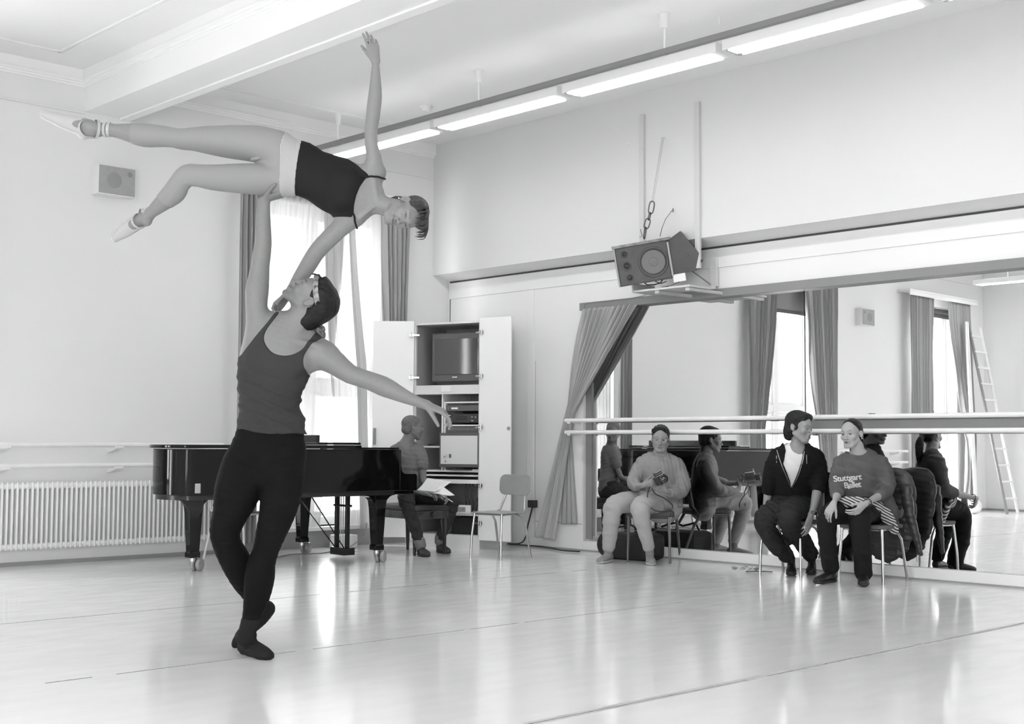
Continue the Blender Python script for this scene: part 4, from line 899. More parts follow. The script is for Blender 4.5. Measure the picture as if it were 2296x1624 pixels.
def ell(c, r, M=None):
    c = np.array(c, float); r = np.array(r, float); R = None if M is None else np.array(M, float)
    def f(P, *_):
        q = P - c
        if R is not None: q = q @ R
        k0 = np.sqrt(((q / r) ** 2).sum(-1)); k1 = np.sqrt(((q / (r * r)) ** 2).sum(-1))
        return np.where(k0 < 1e-4, -r.min(), k0 * (k0 - 1) / np.maximum(k1, 1e-6))
    m = r.max() if R is not None else r
    return f, c - m, c + m
def cone(a, b, r0, r1): return seg_f(np.array(a, float), np.array(b, float), (r0, r0), (r1, r1), np.array([0.3, 0.2, 1.0]))
def ballop(s, c, r, k=0.01, mode='u', M=None): f, lo, hi = ell(c, (r, r, r) if not hasattr(r, '__len__') else r, M); return s.op(f, lo, hi, k, mode)
def coneop(s, a, b, r0, r1, k=0.01, mode='u'): f, lo, hi = cone(a, b, r0, r1); return s.op(f, lo, hi, k, mode)

def surface(shape, h, smooth=1):
    B = 8; lo = shape.lo - 3 * h - 0.012; hi = shape.hi + 3 * h + 0.012
    nb = np.ceil((hi - lo) / (h * B)).astype(int); n = nb * B
    bi = np.stack(np.meshgrid(*[np.arange(k) for k in nb], indexing='ij'), -1).reshape(-1, 3)
    cen = lo + (bi + 0.5 - 0.5 / B) * B * h
    dc = np.empty(len(cen), np.float32)
    for i in range(0, len(cen), 20000):
        c = cen[i:i + 20000]; dc[i:i + 20000] = shape(c[:, None, :], c, c)[:, 0]
    hd = B * h * 0.87
    act = np.nonzero(np.abs(dc) < min(hd * 1.5 + 0.004, CAP - 1e-4))[0]
    D = np.repeat(np.repeat(np.repeat(np.where(dc > 0, 1, -1).astype(np.float32).reshape(nb), B, 0), B, 1), B, 2)
    off = np.stack(np.meshgrid(*[np.arange(B)] * 3, indexing='ij'), -1).reshape(-1, 3)
    for i in range(0, len(act), 1500):
        a = act[i:i + 1500]; g = bi[a][:, None, :] * B + off[None]; P = lo + g * h
        v = shape(P, P[:, 0], P[:, -1]); D[g[..., 0], g[..., 1], g[..., 2]] = v
    s = D < 0; ids = []; pos = []; quads = []
    n1 = n - 1; nx, ny, nz = n
    lin = lambda c: (c[:, 0] * ny + c[:, 1]) * nz + c[:, 2]
    cells = []; crossP = []; Q = []
    for ax in range(3):
        sl0 = [slice(1, -1)] * 3; sl1 = [slice(1, -1)] * 3; sl0[ax] = slice(1, -2); sl1[ax] = slice(2, -1)
        e = np.argwhere(s[tuple(sl0)] != s[tuple(sl1)]) + 1
        if len(e) == 0: continue
        e1 = e.copy(); e1[:, ax] += 1
        d0 = D[e[:, 0], e[:, 1], e[:, 2]]; d1 = D[e1[:, 0], e1[:, 1], e1[:, 2]]
        t = d0 / (d0 - d1); p = e.astype(float); p[:, ax] += t
        b_, c_ = (ax + 1) % 3, (ax + 2) % 3
        cc = []
        for db, dc_ in ((0, 0), (-1, 0), (-1, -1), (0, -1)):
            q = e.copy(); q[:, b_] += db; q[:, c_] += dc_; cc.append(lin(q)); cells.append(cc[-1]); crossP.append(p)
        qd = np.stack(cc, 1); fl = d0 > 0; qd[fl] = qd[fl][:, ::-1]; Q.append(qd)
    cells = np.concatenate(cells); crossP = np.concatenate(crossP); Q = np.concatenate(Q)
    u, inv = np.unique(cells, return_inverse=True); cnt = np.bincount(inv)
    V = np.stack([np.bincount(inv, crossP[:, k]) / cnt for k in range(3)], 1)
    F = np.searchsorted(u, Q)
    for _ in range(smooth):
        acc = np.zeros_like(V); c = np.zeros(len(V))
        for k in range(4):
            i0, i1 = F[:, k], F[:, (k + 1) % 4]
            for q in range(3): acc[:, q] += np.bincount(i0, V[i1, q], len(V)) + np.bincount(i1, V[i0, q], len(V))
            c += np.bincount(i0, minlength=len(V)) + np.bincount(i1, minlength=len(V))
        V = 0.5 * V + 0.5 * acc / c[:, None]
    return lo + V * h, F
def smesh(name, shape, h, m, parent, colfn=None, smooth=1, label=None, offset=None):
    V, F = surface(shape, h, smooth)
    if offset is not None: V = V - offset
    me = bpy.data.meshes.new(name); me.vertices.add(len(V)); me.vertices.foreach_set('co', V.astype(np.float32).ravel())
    me.loops.add(F.size); me.loops.foreach_set('vertex_index', F.astype(np.int32).ravel())
    me.polygons.add(len(F)); me.polygons.foreach_set('loop_start', np.arange(0, F.size, 4, dtype=np.int32)); me.polygons.foreach_set('use_smooth', np.ones(len(F), bool))
    me.update(calc_edges=True); me.validate()
    me.materials.append(m)
    if colfn is not None:
        c = colfn(V if offset is None else V + offset); at = me.color_attributes.new('Col', 'FLOAT_COLOR', 'POINT')
        at.data.foreach_set('color', np.stack([c, c, c, np.ones_like(c)], 1).astype(np.float32).ravel())
    o = bpy.data.objects.new(name, me); COL.objects.link(o)
    if parent is not None: o.parent = parent
    if label: o['label'] = label
    return o

# view-aligned person frame: x right, y away from the camera, z up
YAW = math.atan2(-_r[1], _r[0])
YAW = math.atan2(_r[1], _r[0])
RH = np.array([[math.cos(YAW), math.sin(YAW), 0], [-math.sin(YAW), math.cos(YAW), 0], [0, 0, 1]])   # world -> person
class Person:
    def __init__(s, name, lab, cat, base, h):
        s.base = np.array([base[0], base[1], 0.0]); s.root = thing(name, lab, cat, tuple(s.base), YAW); s.h = h
    def v(s, px, py, d): return RH @ (atd(px, py, d) - s.base)
    def w(s, p): return RH @ (np.array(p, float) - s.base)
def wr(n, seed, amp):   # smooth cloth noise: sum of sines
    r = np.random.default_rng(seed); K = r.normal(size=(n, 3)); ph = r.uniform(0, 6.28, n)
    return K, ph, amp
def folds(dirv, freq, amp, seed=0, warp=18.0):
    dv = nv(dirv); r = np.random.default_rng(seed); a = r.normal(size=(3, 3)) * warp; ph = r.uniform(0, 6.28, 4)
    def f(P):
        x = P @ dv * freq; wp = np.sin(P @ a[0] * 0.5 + ph[0]) + np.sin(P @ a[1] * 0.5 + ph[1])
        m = 0.5 + 0.5 * np.sin(P @ a[2] * 0.6 + ph[2])
        return amp * (np.sin(x + 1.6 * wp) * m + 0.4 * np.sin(2.1 * x + 2.3 * wp + ph[3]))
    return f

# ---- head in its own space: x person's right, y face forward, z up; metres for a 0.23 m head ----
def head_shape(jaw=1.0, nose=1.0, female=False, age=0.0, cheek=1.0):
    g = S(); B = ballop; C = coneop
    B(g, (0, -0.018, 0.042), (0.076, 0.098, 0.086), 0)
    B(g, (0, 0.035, 0.02), (0.063, 0.060, 0.066), 0.02)
    B(g, (0, 0.030, -0.035), (0.056 * jaw, 0.060, 0.062), 0.025)
    for s in (-1, 1):
        C(g, (s * 0.053 * jaw, -0.005, -0.045), (s * 0.024, 0.068, -0.094), 0.020, 0.017, 0.020)
        B(g, (s * 0.043, 0.058, -0.020), (0.021 * cheek, 0.022, 0.020), 0.02)
        C(g, (s * 0.012, 0.089, 0.026), (s * 0.048, 0.070, 0.026), 0.009, 0.008, 0.014)
    B(g, (0, 0.080, -0.093), (0.021, 0.018, 0.017), 0.016)
    for s in (-1, 1): B(g, (s * 0.031, 0.096, 0.006), (0.017, 0.014, 0.0095), 0.012, 's')
    C(g, (0, 0.086, 0.016), (0, 0.110 * 1, -0.026), 0.0075, 0.0085 * nose, 0.010)
    B(g, (0, 0.113, -0.031), (0.0105 * nose, 0.0115 * nose, 0.0095), 0.008)
    for s in (-1, 1):
        B(g, (s * 0.012, 0.100, -0.034), (0.0075, 0.0095, 0.0075), 0.006)
        B(g, (s * 0.007, 0.106, -0.043), (0.0035, 0.005, 0.004), 0.003, 's')
    B(g, (0, 0.089, -0.060), (0.026, 0.014, 0.018), 0.014)
    B(g, (0, 0.1005, -0.0545), (0.020, 0.0065, 0.0052), 0.005)
    B(g, (0, 0.0990, -0.0665), (0.018, 0.0072, 0.0060), 0.005)
    B(g, (0, 0.108, -0.0605), (0.022, 0.0085, 0.0016), 0.002, 's')
    # lids around eyeballs
    for s in (-1, 1):
        B(g, (s * 0.031, 0.0765, 0.0045), (0.0145, 0.0115, 0.0105), 0.004)
        B(g, (s * 0.031, 0.0910, 0.0040), (0.0115, 0.010, 0.0036), 0.0015, 's')
    # ears
    for s in (-1, 1):
        M = np.array([[1, 0, 0], [0, 0.96, -0.28], [0, 0.28, 0.96]]) @ np.array([[0.92, -0.39 * s, 0], [0.39 * s, 0.92, 0], [0, 0, 1]])
        B(g, (s * 0.078, -0.020, -0.002), (0.0065, 0.018, 0.031), 0.006, 'u', M)
        B(g, (s * 0.0855, -0.018, 0.003), (0.0055, 0.0105, 0.018), 0.004, 's', M)
        B(g, (s * 0.079, -0.008, 0.000), (0.004, 0.004, 0.006), 0.003)
    return g
class Head:
    def __init__(s, O, F, U, sc=1.0, **k):
        s.O = np.array(O, float); F = nv(F); U = np.array(U, float); U = nv(U - F * (U @ F)); R = np.cross(F, U)
        s.M = np.stack([R, F, U], 1); s.sc = sc; s.g = head_shape(**k)
    def loc(s, P): return (P - s.O) @ s.M / s.sc
    def pt(s, x, y, z): return s.O + s.M @ (np.array([x, y, z]) * s.sc)
    def wrap(s, g):
        lo, hi = g.lo, g.hi; cs = np.array([[x, y, z] for x in (lo[0], hi[0]) for y in (lo[1], hi[1]) for z in (lo[2], hi[2])]) * s.sc @ s.M.T + s.O
        def f(P, *_):
            q = s.loc(P); r = np.full(P.shape[:2], CAP, np.float32)
            rad = float(np.abs(P[0, 0] - P[0, -1]).max()) * 1.8 if P.shape[1] > 1 else 0.0
            c = q.mean(1); rr = np.abs(q - c[:, None]).max(axis=(1, 2))[:, None]
            return g(q, c - rr, c + rr) * s.sc
        return f, cs.min(0), cs.max(0)
    def put(s, body, k=0.02): f, lo, hi = s.wrap(s.g); body.op(f, lo, hi, k)
    def tint(s, base, brow=0.5, lip=0.75, stub=1.0, lash=0.5, browz=0.030, smile=0.0):
        """albedo around the face"""
        def c(V):
            q = s.loc(V); x, y, z = q[:, 0], q[:, 1], q[:, 2]; r = np.full(len(V), base); ax = np.abs(x); near = (np.abs(q).max(1) < 0.16)
            fr = (y > 0.05) & near
            b = np.exp(-((z - browz + 7.0 * (ax - 0.036) ** 2 - .002) / 0.0036) ** 2) * np.exp(-((ax - .032) / .0185) ** 6); r = np.where(fr, r * (1 - (1 - brow) * np.clip(b, 0, 1)), r)
            l = np.exp(-((x / 0.0185) ** 4 + ((z + 0.0605) / (0.0095 - .004 * np.clip(ax / .02, 0, 1))) ** 4)) * (y > 0.085); r = np.where(fr, r * (1 - (1 - lip) * l), r)
            ln = np.exp(-((x / (0.021 + .009 * smile)) ** 6 + ((z + 0.0605 - smile * .011 * (x / .025) ** 2) / (0.0018 + .0006 * smile)) ** 2)) * (y > 0.08); r = np.where(fr, r * (1 - 0.6 * ln), r)
            e = np.exp(-(((ax - 0.031) / 0.0165) ** 4 + ((z - 0.0085) / 0.0032) ** 2)) * (y > 0.07); r = np.where(fr, r * (1 - (1 - lash) * e), r)
            nn = np.exp(-(((ax - 0.007) / 0.004) ** 2 + ((z + 0.041) / 0.003) ** 2)) * (y > 0.095); r = np.where(fr, r * (1 - 0.6 * nn), r)
            if stub != 1.0:
                st = np.clip((-z - 0.03) / 0.02, 0, 1) * np.clip((y - 0.0) / 0.03, 0, 1); st = np.maximum(st, np.exp(-((x / 0.024) ** 4 + ((z + 0.047) / 0.006) ** 2)) * (y > 0.08)); r = np.where(near, r * (1 - (1 - stub) * st * (1 - l)), r)
            return r
        return c
    def eyes(s, P, _m=None, look=(0, 1, 0), iris=0.04):
        look = nv(look)
        for sx in (-1, 1):
            c = s.pt(sx * 0.031, 0.0785, 0.0042); mb = MB(); mb.ball((0, 0, 0), 0.0112 * s.sc, 18, 12)
            e = part('eyeball', mb.xf(Matrix.Translation(Vector(c))), mat('eye_white', 0.26, 0.3), P.root, smooth=True)
            d = s.M @ look; mb = MB(); a = c + d * 0.0083 * s.sc; b = c + d * 0.0116 * s.sc
            part('iris', MB().tube([a, b], [0.0068 * s.sc, 0.0056 * s.sc], 16), mat('iris_dark', iris, 0.1), e)
def hand(g, W, D, T, N, size=1.0, curl=(20, 25, 30, 35), thumb=(35, 20), spread=3.0, k=0.006, thin=1.0):
    """adds a hand: W wrist, D towards the fingers, T thumb side, N palm side; curl per finger in degrees"""
    D = nv(D); T = nv(np.array(T, float) - D * (np.array(T, float) @ D)); n = np.cross(D, T); N = n if n @ np.array(N, float) > 0 else -n
    W = np.array(W, float); sz = size
    L = lambda x, y, z: W + (T * x + D * y + N * z) * sz
    pal = loft([(L(0, -0.01, 0), 0.025 * sz, 0.018 * sz * thin), (L(0, 0.025, 0), 0.031 * sz, 0.016 * sz * thin), (L(0, 0.06, 0), 0.038 * sz, 0.0135 * sz * thin), (L(0, 0.088, -0.001), 0.037 * sz, 0.010 * sz * thin)], U=T, n=2)
    H = S(); H.inc(pal)
    fr = [(0.0285, 0.086, 0.040, 0.024, 0.019, 0.0085), (0.0095, 0.091, 0.045, 0.028, 0.020, 0.0087), (-0.0095, 0.087, 0.041, 0.026, 0.019, 0.0083), (-0.0275, 0.079, 0.032, 0.019, 0.017, 0.0073)]
    for i, (x, y, a, b, c, r) in enumerate(fr):
        sp = math.radians(spread * (1.5 - i)); d = D * math.cos(sp) + T * math.sin(sp); p = L(x, y - 0.012, -0.001); q = L(x, y, -0.001)
        F_ = S(); coneop(F_, p, q, (r + 0.0008) * sz, (r + 0.0006) * sz, 0)
        cu = curl[i]; cs = cu if hasattr(cu, '__len__') else (cu, cu * 1.3, cu * 0.9); ang = 0
        for j, (ln, cc) in enumerate(zip((a, b, c), cs)):
            ang += math.radians(cc); dd = d * math.cos(ang) + N * math.sin(ang); e = q + dd * ln * sz
            coneop(F_, q, e, (r + 0.0005 - 0.0008 * j) * sz, (r - 0.0005 - 0.0009 * j) * sz, 0.0015); q = e
        H.inc(F_, k * 0.5)
    ta, tb = math.radians(thumb[0]), math.radians(thumb[1])
    d1 = nv(D * math.cos(ta) + T * math.sin(ta) + N * math.sin(tb)); d2 = nv(D * math.cos(ta * 0.6) + T * math.sin(ta * 0.6) + N * math.sin(tb) * 1.2)
    p0 = L(0.016, 0.012, 0.004); p1 = p0 + d1 * 0.045 * sz; p2 = p1 + nv(d1 + d2) * 0.032 * sz; p3 = p2 + d2 * 0.026 * sz
    Th = S(); coneop(Th, p0, p1, 0.0155 * sz, 0.0120 * sz, 0); coneop(Th, p1, p2, 0.0115 * sz, 0.0100 * sz, 0.003); coneop(Th, p2, p3, 0.0100 * sz, 0.0080 * sz, 0.002)
    H.inc(Th, k * 1.6)
    g.inc(H, 0.012, loc=(W, 0.06))
    return L
def shoe_shape(heel, toe, up=(0, 0, 1), w=1.0, hgt=1.0, collar=None, sole=0.0, hl=0.0):
    """heel and toe are ground points (local); returns upper, sole shapes"""
    heel = np.array(heel, float); toe = np.array(toe, float); D = toe - heel; L = np.linalg.norm(D); D /= L; up = nv(up); up = nv(up - D * (up @ D)); X = np.cross(D, up); s = L / 0.27
    q = lambda y, z: heel + D * y * s + up * (z + sole) * s
    st = [(q(0.030, 0.036), 0.030 * w, 0.036 * hgt), (q(0.075, 0.040), 0.033 * w, 0.040 * hgt), (q(0.13, 0.034), 0.037 * w, 0.034 * hgt), (q(0.19, 0.026), 0.044 * w, 0.026 * hgt), (q(0.232, 0.020), 0.038 * w, 0.020 * hgt), (q(0.252, 0.016), 0.026 * w, 0.015 * hgt)]
    g = S(); g.inc(loft([(p, a * s, b * s) for p, a, b in st], U=X, n=2))
    if collar is not None:
        c = np.array(collar, float); g.inc(loft([(q(0.06, 0.05), 0.030 * w * s, 0.036 * s), (c, 0.034 * s, 0.036 * s)], U=X, n=1), 0.02)
    g.clip(heel + up * 0.001, -up)
    so = S(); so.inc(loft([(q(0.030, 0.004), 0.032 * w * s, 0.02 * s), (q(0.13, 0.004), 0.038 * w * s, 0.02 * s), (q(0.19, 0.004), 0.046 * w * s, 0.02 * s), (q(0.242, 0.006), 0.036 * w * s, 0.02 * s)], U=X, n=2), 0)
    so.clip(heel + up * 0.0, -up); so.clip(heel + up * (sole + 0.012), up)
    return g, so, (D, up, X, s, q)
def skin(v): return mat('skin_%02d' % int(v * 100), v, 0.55, 0.35, attr='Col', nz=(60, 0.03), sub=0.05)
def hairmat(v, st=(60, 60, 6)): return mat('hair_%03d' % int(v * 1000), v, 0.5, 0.22, nz=(1.2, 0.5), bump=(1.6, 0.9, 0.006), stretch=st)

def polyclip(shape, pts, inside=True, k=0.002):
    """cut by an outline seen from the front (x,z of the person), running straight through the depth"""
    P2 = np.array([[p[0], p[2]] for p in pts], float); n = len(P2)
    def f(P, *_):
        x, z = P[..., 0], P[..., 2]; d = np.full(x.shape, 1e9); s = np.ones(x.shape)
        for i in range(n):
            a = P2[i]; b = P2[i - 1]; e = b - a; wx, wz = x - a[0], z - a[1]
            t = np.clip((wx * e[0] + wz * e[1]) / (e @ e + 1e-12), 0, 1); bx, bz = wx - e[0] * t, wz - e[1] * t
            d = np.minimum(d, bx * bx + bz * bz)
            c1 = z >= a[1]; c2 = z < b[1]; c3 = e[0] * wz > e[1] * wx
            fl = (c1 & c2 & c3) | (~c1 & ~c2 & ~c3); s = np.where(fl, -s, s)
        r = s * np.sqrt(d); return r if inside else -r
    return shape.op(f, [0] * 3, [0] * 3, k, 'c')
def sm(pts, n=4): return [tuple(p) for p in spline(pts, n, closed=True)]
def core_of(b):
    c = S(); c.ops = list(b.ops); c.lo = b.lo.copy(); c.hi = b.hi.copy(); return c
def chain(P, st, n=3, U=(1, 0, 0), ratio=1.0, grow=0.0, scale=1.0):
    """st rows: px, py, depth, half width px[, depth/width ratio]"""
    rows = []
    for r_ in st:
        px, py, d, hw = r_[:4]; q = r_[4] if len(r_) > 4 else ratio; a = hw * d / FPX
        rows.append((P.v(px, py, d), a, a * q))
    return loft(rows, U=U, n=n, grow=grow, scale=scale)

# ---------------- male dancer ----------------
D0 = 6.68
MD = Person('person', 'male dancer in dark tank top and black tights lifting his partner on one arm', 'person', onz(572, 1470), 0.005)
v = MD.v
m_t = [(600, 1052, D0, 58, .75), (602, 1010, D0, 79, .62), (606, 975, D0, 74, .62), (605, 930, D0, 66, .64), (604, 895, D0, 66, .66), (608, 855, D0, 74, .66), (616, 815, D0, 80, .68), (624, 785, D0, 80, .66), (634, 757, D0, 72, .60), (648, 735, D0, 50, .62)]
m_raise = [(594, 782, D0, 27), (586, 752, D0 - .01, 31), (579, 720, D0 - .02, 27), (575, 688, D0 - .03, 24), (576, 655, D0 - .02, 26), (580, 625, D0, 23.5), (583, 598, D0, 21), (586, 575, D0, 20.5), (590, 545, D0, 19), (590, 505, D0, 17), (590, 472, D0, 15.5, .8), (592, 449, D0, 13.5, .8)]
m_ext = [(700, 800, D0, 33), (725, 800, D0 - .01, 31), (752, 815, D0 - .02, 27), (785, 839, D0 - .03, 21.5), (826, 853, D0 - .04, 20.5), (858, 866, D0 - .05, 22.5), (880, 876, D0 - .06, 20), (909, 890, D0 - .07, 15.5), (938, 902, D0 - .08, 11.5), (958, 909, D0 - .09, 10.5)]
legA = [(560, 1025, D0, 48), (545, 1045, D0, 46), (533, 1100, D0 - .02, 50), (517, 1150, D0 - .05, 38), (505, 1188, D0 - .06, 33), (509, 1220, D0 - .04, 30), (529, 1260, D0 + .05, 32), (548, 1300, D0 + .14, 28), (566, 1335, D0 + .22, 19), (582, 1358, D0 + .27, 15)]
legB = [(632, 1025, D0, 52), (634, 1045, D0, 48), (631, 1100, D0 - .01, 46), (622, 1150, D0 - .03, 38.5), (606, 1200, D0 - .04, 31.5), (596, 1235, D0 - .03, 27), (586, 1265, D0 - .01, 29.5), (582, 1295, D0, 32), (576, 1335, D0, 28), (566, 1375, D0, 20), (558, 1402, D0 - .01, 17), (552, 1428, D0 - .01, 17)]
ftA = [(598, 1366, D0 + .27, 17), (582, 1386, D0 + .27, 17), (560, 1407, D0 + .28, 15), (541, 1430, D0 + .29, 14, .9), (529, 1445, D0 + .29, 8, 1.2)]
body = S(); tor = chain(MD, m_t, n=3); body.inc(tor)
ballop(body, v(590, 805, D0 - .09), (.075, .035, .055), .04); ballop(body, v(655, 812, D0 - .09), (.075, .035, .055), .04)
body.inc(chain(MD, [(655, 748, D0, 34), (668, 722, D0 - .005, 31), (684, 697, D0 - .01, 31)], n=2), .03)
coneop(body, v(676, 742, D0 + .02), v(730, 790, D0 + .01), .038, .05, .04); coneop(body, v(640, 742, D0 + .02), v(590, 748, D0 + .01), .040, .045, .04)
coneop(body, v(655, 762, D0 - .085), v(720, 778, D0 - .055), .011, .012, .014); coneop(body, v(650, 762, D0 - .085), v(598, 755, D0 - .055), .011, .012, .014)
coneop(body, v(659, 758, D0 - .075), v(692, 712, D0 - .035), .010, .011, .014)
body.inc(chain(MD, m_raise, n=2), .045, loc=(v(588, 745, D0), .22)); body.inc(chain(MD, m_ext, n=2), .045, loc=(v(715, 800, D0), .22))
core = core_of(body)
LA, LB = chain(MD, legA, n=3), chain(MD, legB, n=3)
body.inc(LA, .03, loc=(v(560, 1040, D0), .18)); body.inc(LB, .03, loc=(v(635, 1040, D0), .18))
ballop(body, v(588, 1068, D0 - .075), (.05, .045, .055), .035)
FA = chain(MD, ftA, n=2); body.inc(FA, .02)
fh, ft = MD.w(onz(541, 1465)), MD.w(onz(605, 1481))
FB, _, _ = shoe_shape(fh, ft, w=0.98, collar=v(552, 1428, D0 - .01)); body.inc(FB, .02)
hand(body, v(592, 447, D0), (1, 0.0, .30), (0.15, -1, .2), (-.2, -.1, 1), 1.05, curl=((10, 20, 10),) * 4, thumb=(55, 10), spread=5)
hand(body, v(957, 908, D0 - .09), (1, -.05, -.42), (-.25, -.9, -.2), (-.3, .15, -1), 1.05, curl=((14, 28, 14), (28, 36, 20), (34, 40, 20), (30, 40, 20)), thumb=(14, 42), spread=4)
HM = Head(v(693, 669, D0 - .02), (-.47, -.16, .88), (.88, -.02, .47), 1.0, jaw=1.06, nose=1.1); HM.put(body, .022)
_t = HM.tint(.205, brow=.22, lip=.72, stub=.80, browz=.031, smile=.8)
smesh('body', body, .0045, skin(.205), MD.root, colfn=_t)
HM.eyes(MD, None, look=(-.1, 1, .2))
# teeth of the smile
part('teeth', MB().ball((0, 0, 0), (.014, .004, .0028)).xf(Matrix.Translation(Vector(HM.pt(0, .0995, -.0600))) @ Matrix([list(r_) for r_ in HM.M]).to_4x4()), mat('teeth', .75, .2), MD.root)
# tights
tg = S(); tg.inc(chain(MD, m_t[:4], n=3), off=.004); tg.inc(LA, .03, off=.004, loc=(v(560, 1040, D0), .18)); tg.inc(LB, .03, off=.004, loc=(v(635, 1040, D0), .18)); ballop(tg, v(588, 1068, D0 - .075), (.054, .049, .059), .035)
fd = folds((0, 0, 1), 150, .0008, 3); tg.disp(lambda P: fd(P)); tg.clip(v(600, 962, D0), (0, 0, 1)); tg.clip(v(556, 1412, D0), (0, 0, -1))
M_tights = mat('black_tights', .006, .85, .12, nz=(4, .1), bump=(250, .15, .001)); smesh('tights', tg, .005, M_tights, MD.root)
M_sock = mat('dark_sock', .016, .9, .15, bump=(220, .25, .002))
sk = S(); sk.inc(FB, off=.006); sk.inc(chain(MD, legB[-4:], n=2), .02, off=.006); ballop(sk, v(552, 1430, D0 - .01), .047, .02); sk.disp(folds((0.3, 0, 1), 220, .0016, 5)); sk.clip(v(556, 1386, D0), (.1, 0, 1)); smesh('sock', sk, .0045, M_sock, MD.root)
sk = S(); sk.inc(FA, off=.005); sk.inc(chain(MD, legA[-2:], n=1), .01, off=.005); sk.disp(folds((1, 0, 1), 160, .0012, 6)); sk.clip(v(576, 1335, D0 + .25), (-.3, 0, 1)); smesh('sock', sk, .0045, M_sock, MD.root)
# tank top
tk = S(); tk.inc(core, off=.006); tk.inc(chain(MD, [(609, 978, D0, 74, .62), (607, 940, D0, 70, .64)], n=1), .01, off=.008)
f1 = folds((.35, .1, 1), 85, .0050, 11); f2 = folds((-.55, 0, 1), 60, .0035, 12)
def tkd(P):
    zt = v(610, 800, D0)[2]; low = np.clip((zt - P[..., 2]) / .22, 0, 1); return low * (f1(P) + f2(P))
tk.disp(tkd)
ol = [(530, 960), (545, 963), (580, 971), (620, 974), (660, 972), (690, 968), (700, 900), (698, 856), (687, 838), (682, 812), (686, 790), (700, 770), (722, 750), (708, 736), (695, 757), (679, 783), (660, 796), (638, 799), (616, 793), (600, 776), (594, 758), (600, 738), (616, 712), (622, 700), (614, 698), (600, 722), (572, 758), (540, 795), (520, 815), (518, 960)]
polyclip(tk, [v(a, b, D0 - .08) for a, b in sm(ol, 3)]); M_tank = mat('tank_fabric', .038, .85, .2, nz=(5, .08), bump=(260, .2, .001)); smesh('tank_top', tk, .0045, M_tank, MD.root)
# hair: swept back to a knot under a patterned band
hr = S(); hl = S()
for c, r_, k in (((0, -.035, .054), (.088, .108, .090), 0), ((0, -.080, .000), (.078, .070, .095), .03), ((0, -.095, -.075), (.060, .055, .075), .03), ((0, .035, .105), (.055, .055, .028), .02)): ballop(hl, c, r_, k)
hl.op(lambda P, *_: folds((1, .15, .1), 330, .0014, 8, 5)(P) + folds((.2, 1, .3), 60, .002, 9)(P), [-99] * 3, [99] * 3, 0, 'd')
def facecut(P, *_):   # keeps hair off the face and ear
    x, y, z = P[..., 0], P[..., 1], P[..., 2]
    front = y - (.062 - .55 * np.clip(.075 - z, 0, 1) - .12 * np.clip(-.02 - z, 0, 1)); ear = .026 - np.sqrt((y + .018) ** 2 + (z + .004) ** 2 * .7) ; ear = np.where((np.abs(x) > .05), ear, -1)
    return np.maximum(front, ear)
hl.op(facecut, [0] * 3, [0] * 3, .004, 'c')
f_, lo_, hi_ = HM.wrap(hl); hr.op(f_, lo_, hi_); M_hair1 = hairmat(.010, (40, 8, 40)); smesh('hair', hr, .004, M_hair1, MD.root)
kn = S(); kp = v(716, 741, D0 + .03); ballop(kn, kp, (.030, .028, .034), 0); ballop(kn, v(722, 752, D0 + .01), (.018, .018, .026), .01); kn.disp(folds((1, 1, .3), 220, .003, 4))
smesh('hair_tie', kn, .004, mat('patterned_tie', .12, .7, nz=(90, .95)), MD.root)
bp_ = [HM.pt(.080 * math.cos(a), -.022 + .103 * math.sin(a) * 1.0, .062 + .030 * math.sin(a) - .02 * math.cos(a) ** 2) for a in np.linspace(-.7, pi + .7, 30)]
def ribbon(pts, nrm_c, w_, t_):
    mb = MB(); vs = []; K = len(pts)
    for i, p in enumerate(pts):
        t = nv(pts[min(i + 1, K - 1)] - pts[max(i - 1, 0)]); n_ = nv(p - nrm_c); b_ = nv(np.cross(t, n_)); n_ = np.cross(b_, t)
        for s_, q_ in ((-1, 0), (1, 0), (1, 1), (-1, 1)): vs.append(p + b_ * s_ * w_ / 2 + n_ * (t_ * q_ - t_ * .5))
    fs = [(4 * i + k, 4 * i + (k + 1) % 4, 4 * i + 4 + (k + 1) % 4, 4 * i + 4 + k) for i in range(K - 1) for k in range(4)] + [(0, 1, 2, 3), (4 * K - 4, 4 * K - 3, 4 * K - 2, 4 * K - 1)]
    return mb.add(vs, fs)
bp_ = [p + nv(p - HM.pt(0, -.02, .05)) * .007 for p in bp_]
part('headband', ribbon(bp_, HM.pt(0, -.02, .05), .026, .004), mat('patterned_band', .20, .6, nz=(60, .95)), MD.root, smooth=True)
# loose forelock strands
fs_ = MB()
for k in range(14):
    a = (k - 7) * .006; fs_.tube([HM.pt(a, .055, .108), HM.pt(a * 1.5, .082, .106 - .001 * k), HM.pt(a * 1.8 + .004, .102 + .001 * (k % 3), .078 - .002 * (k % 4))], [.004, .003, .0008], 6)
part('forelock', fs_, M_hair1, MD.root)

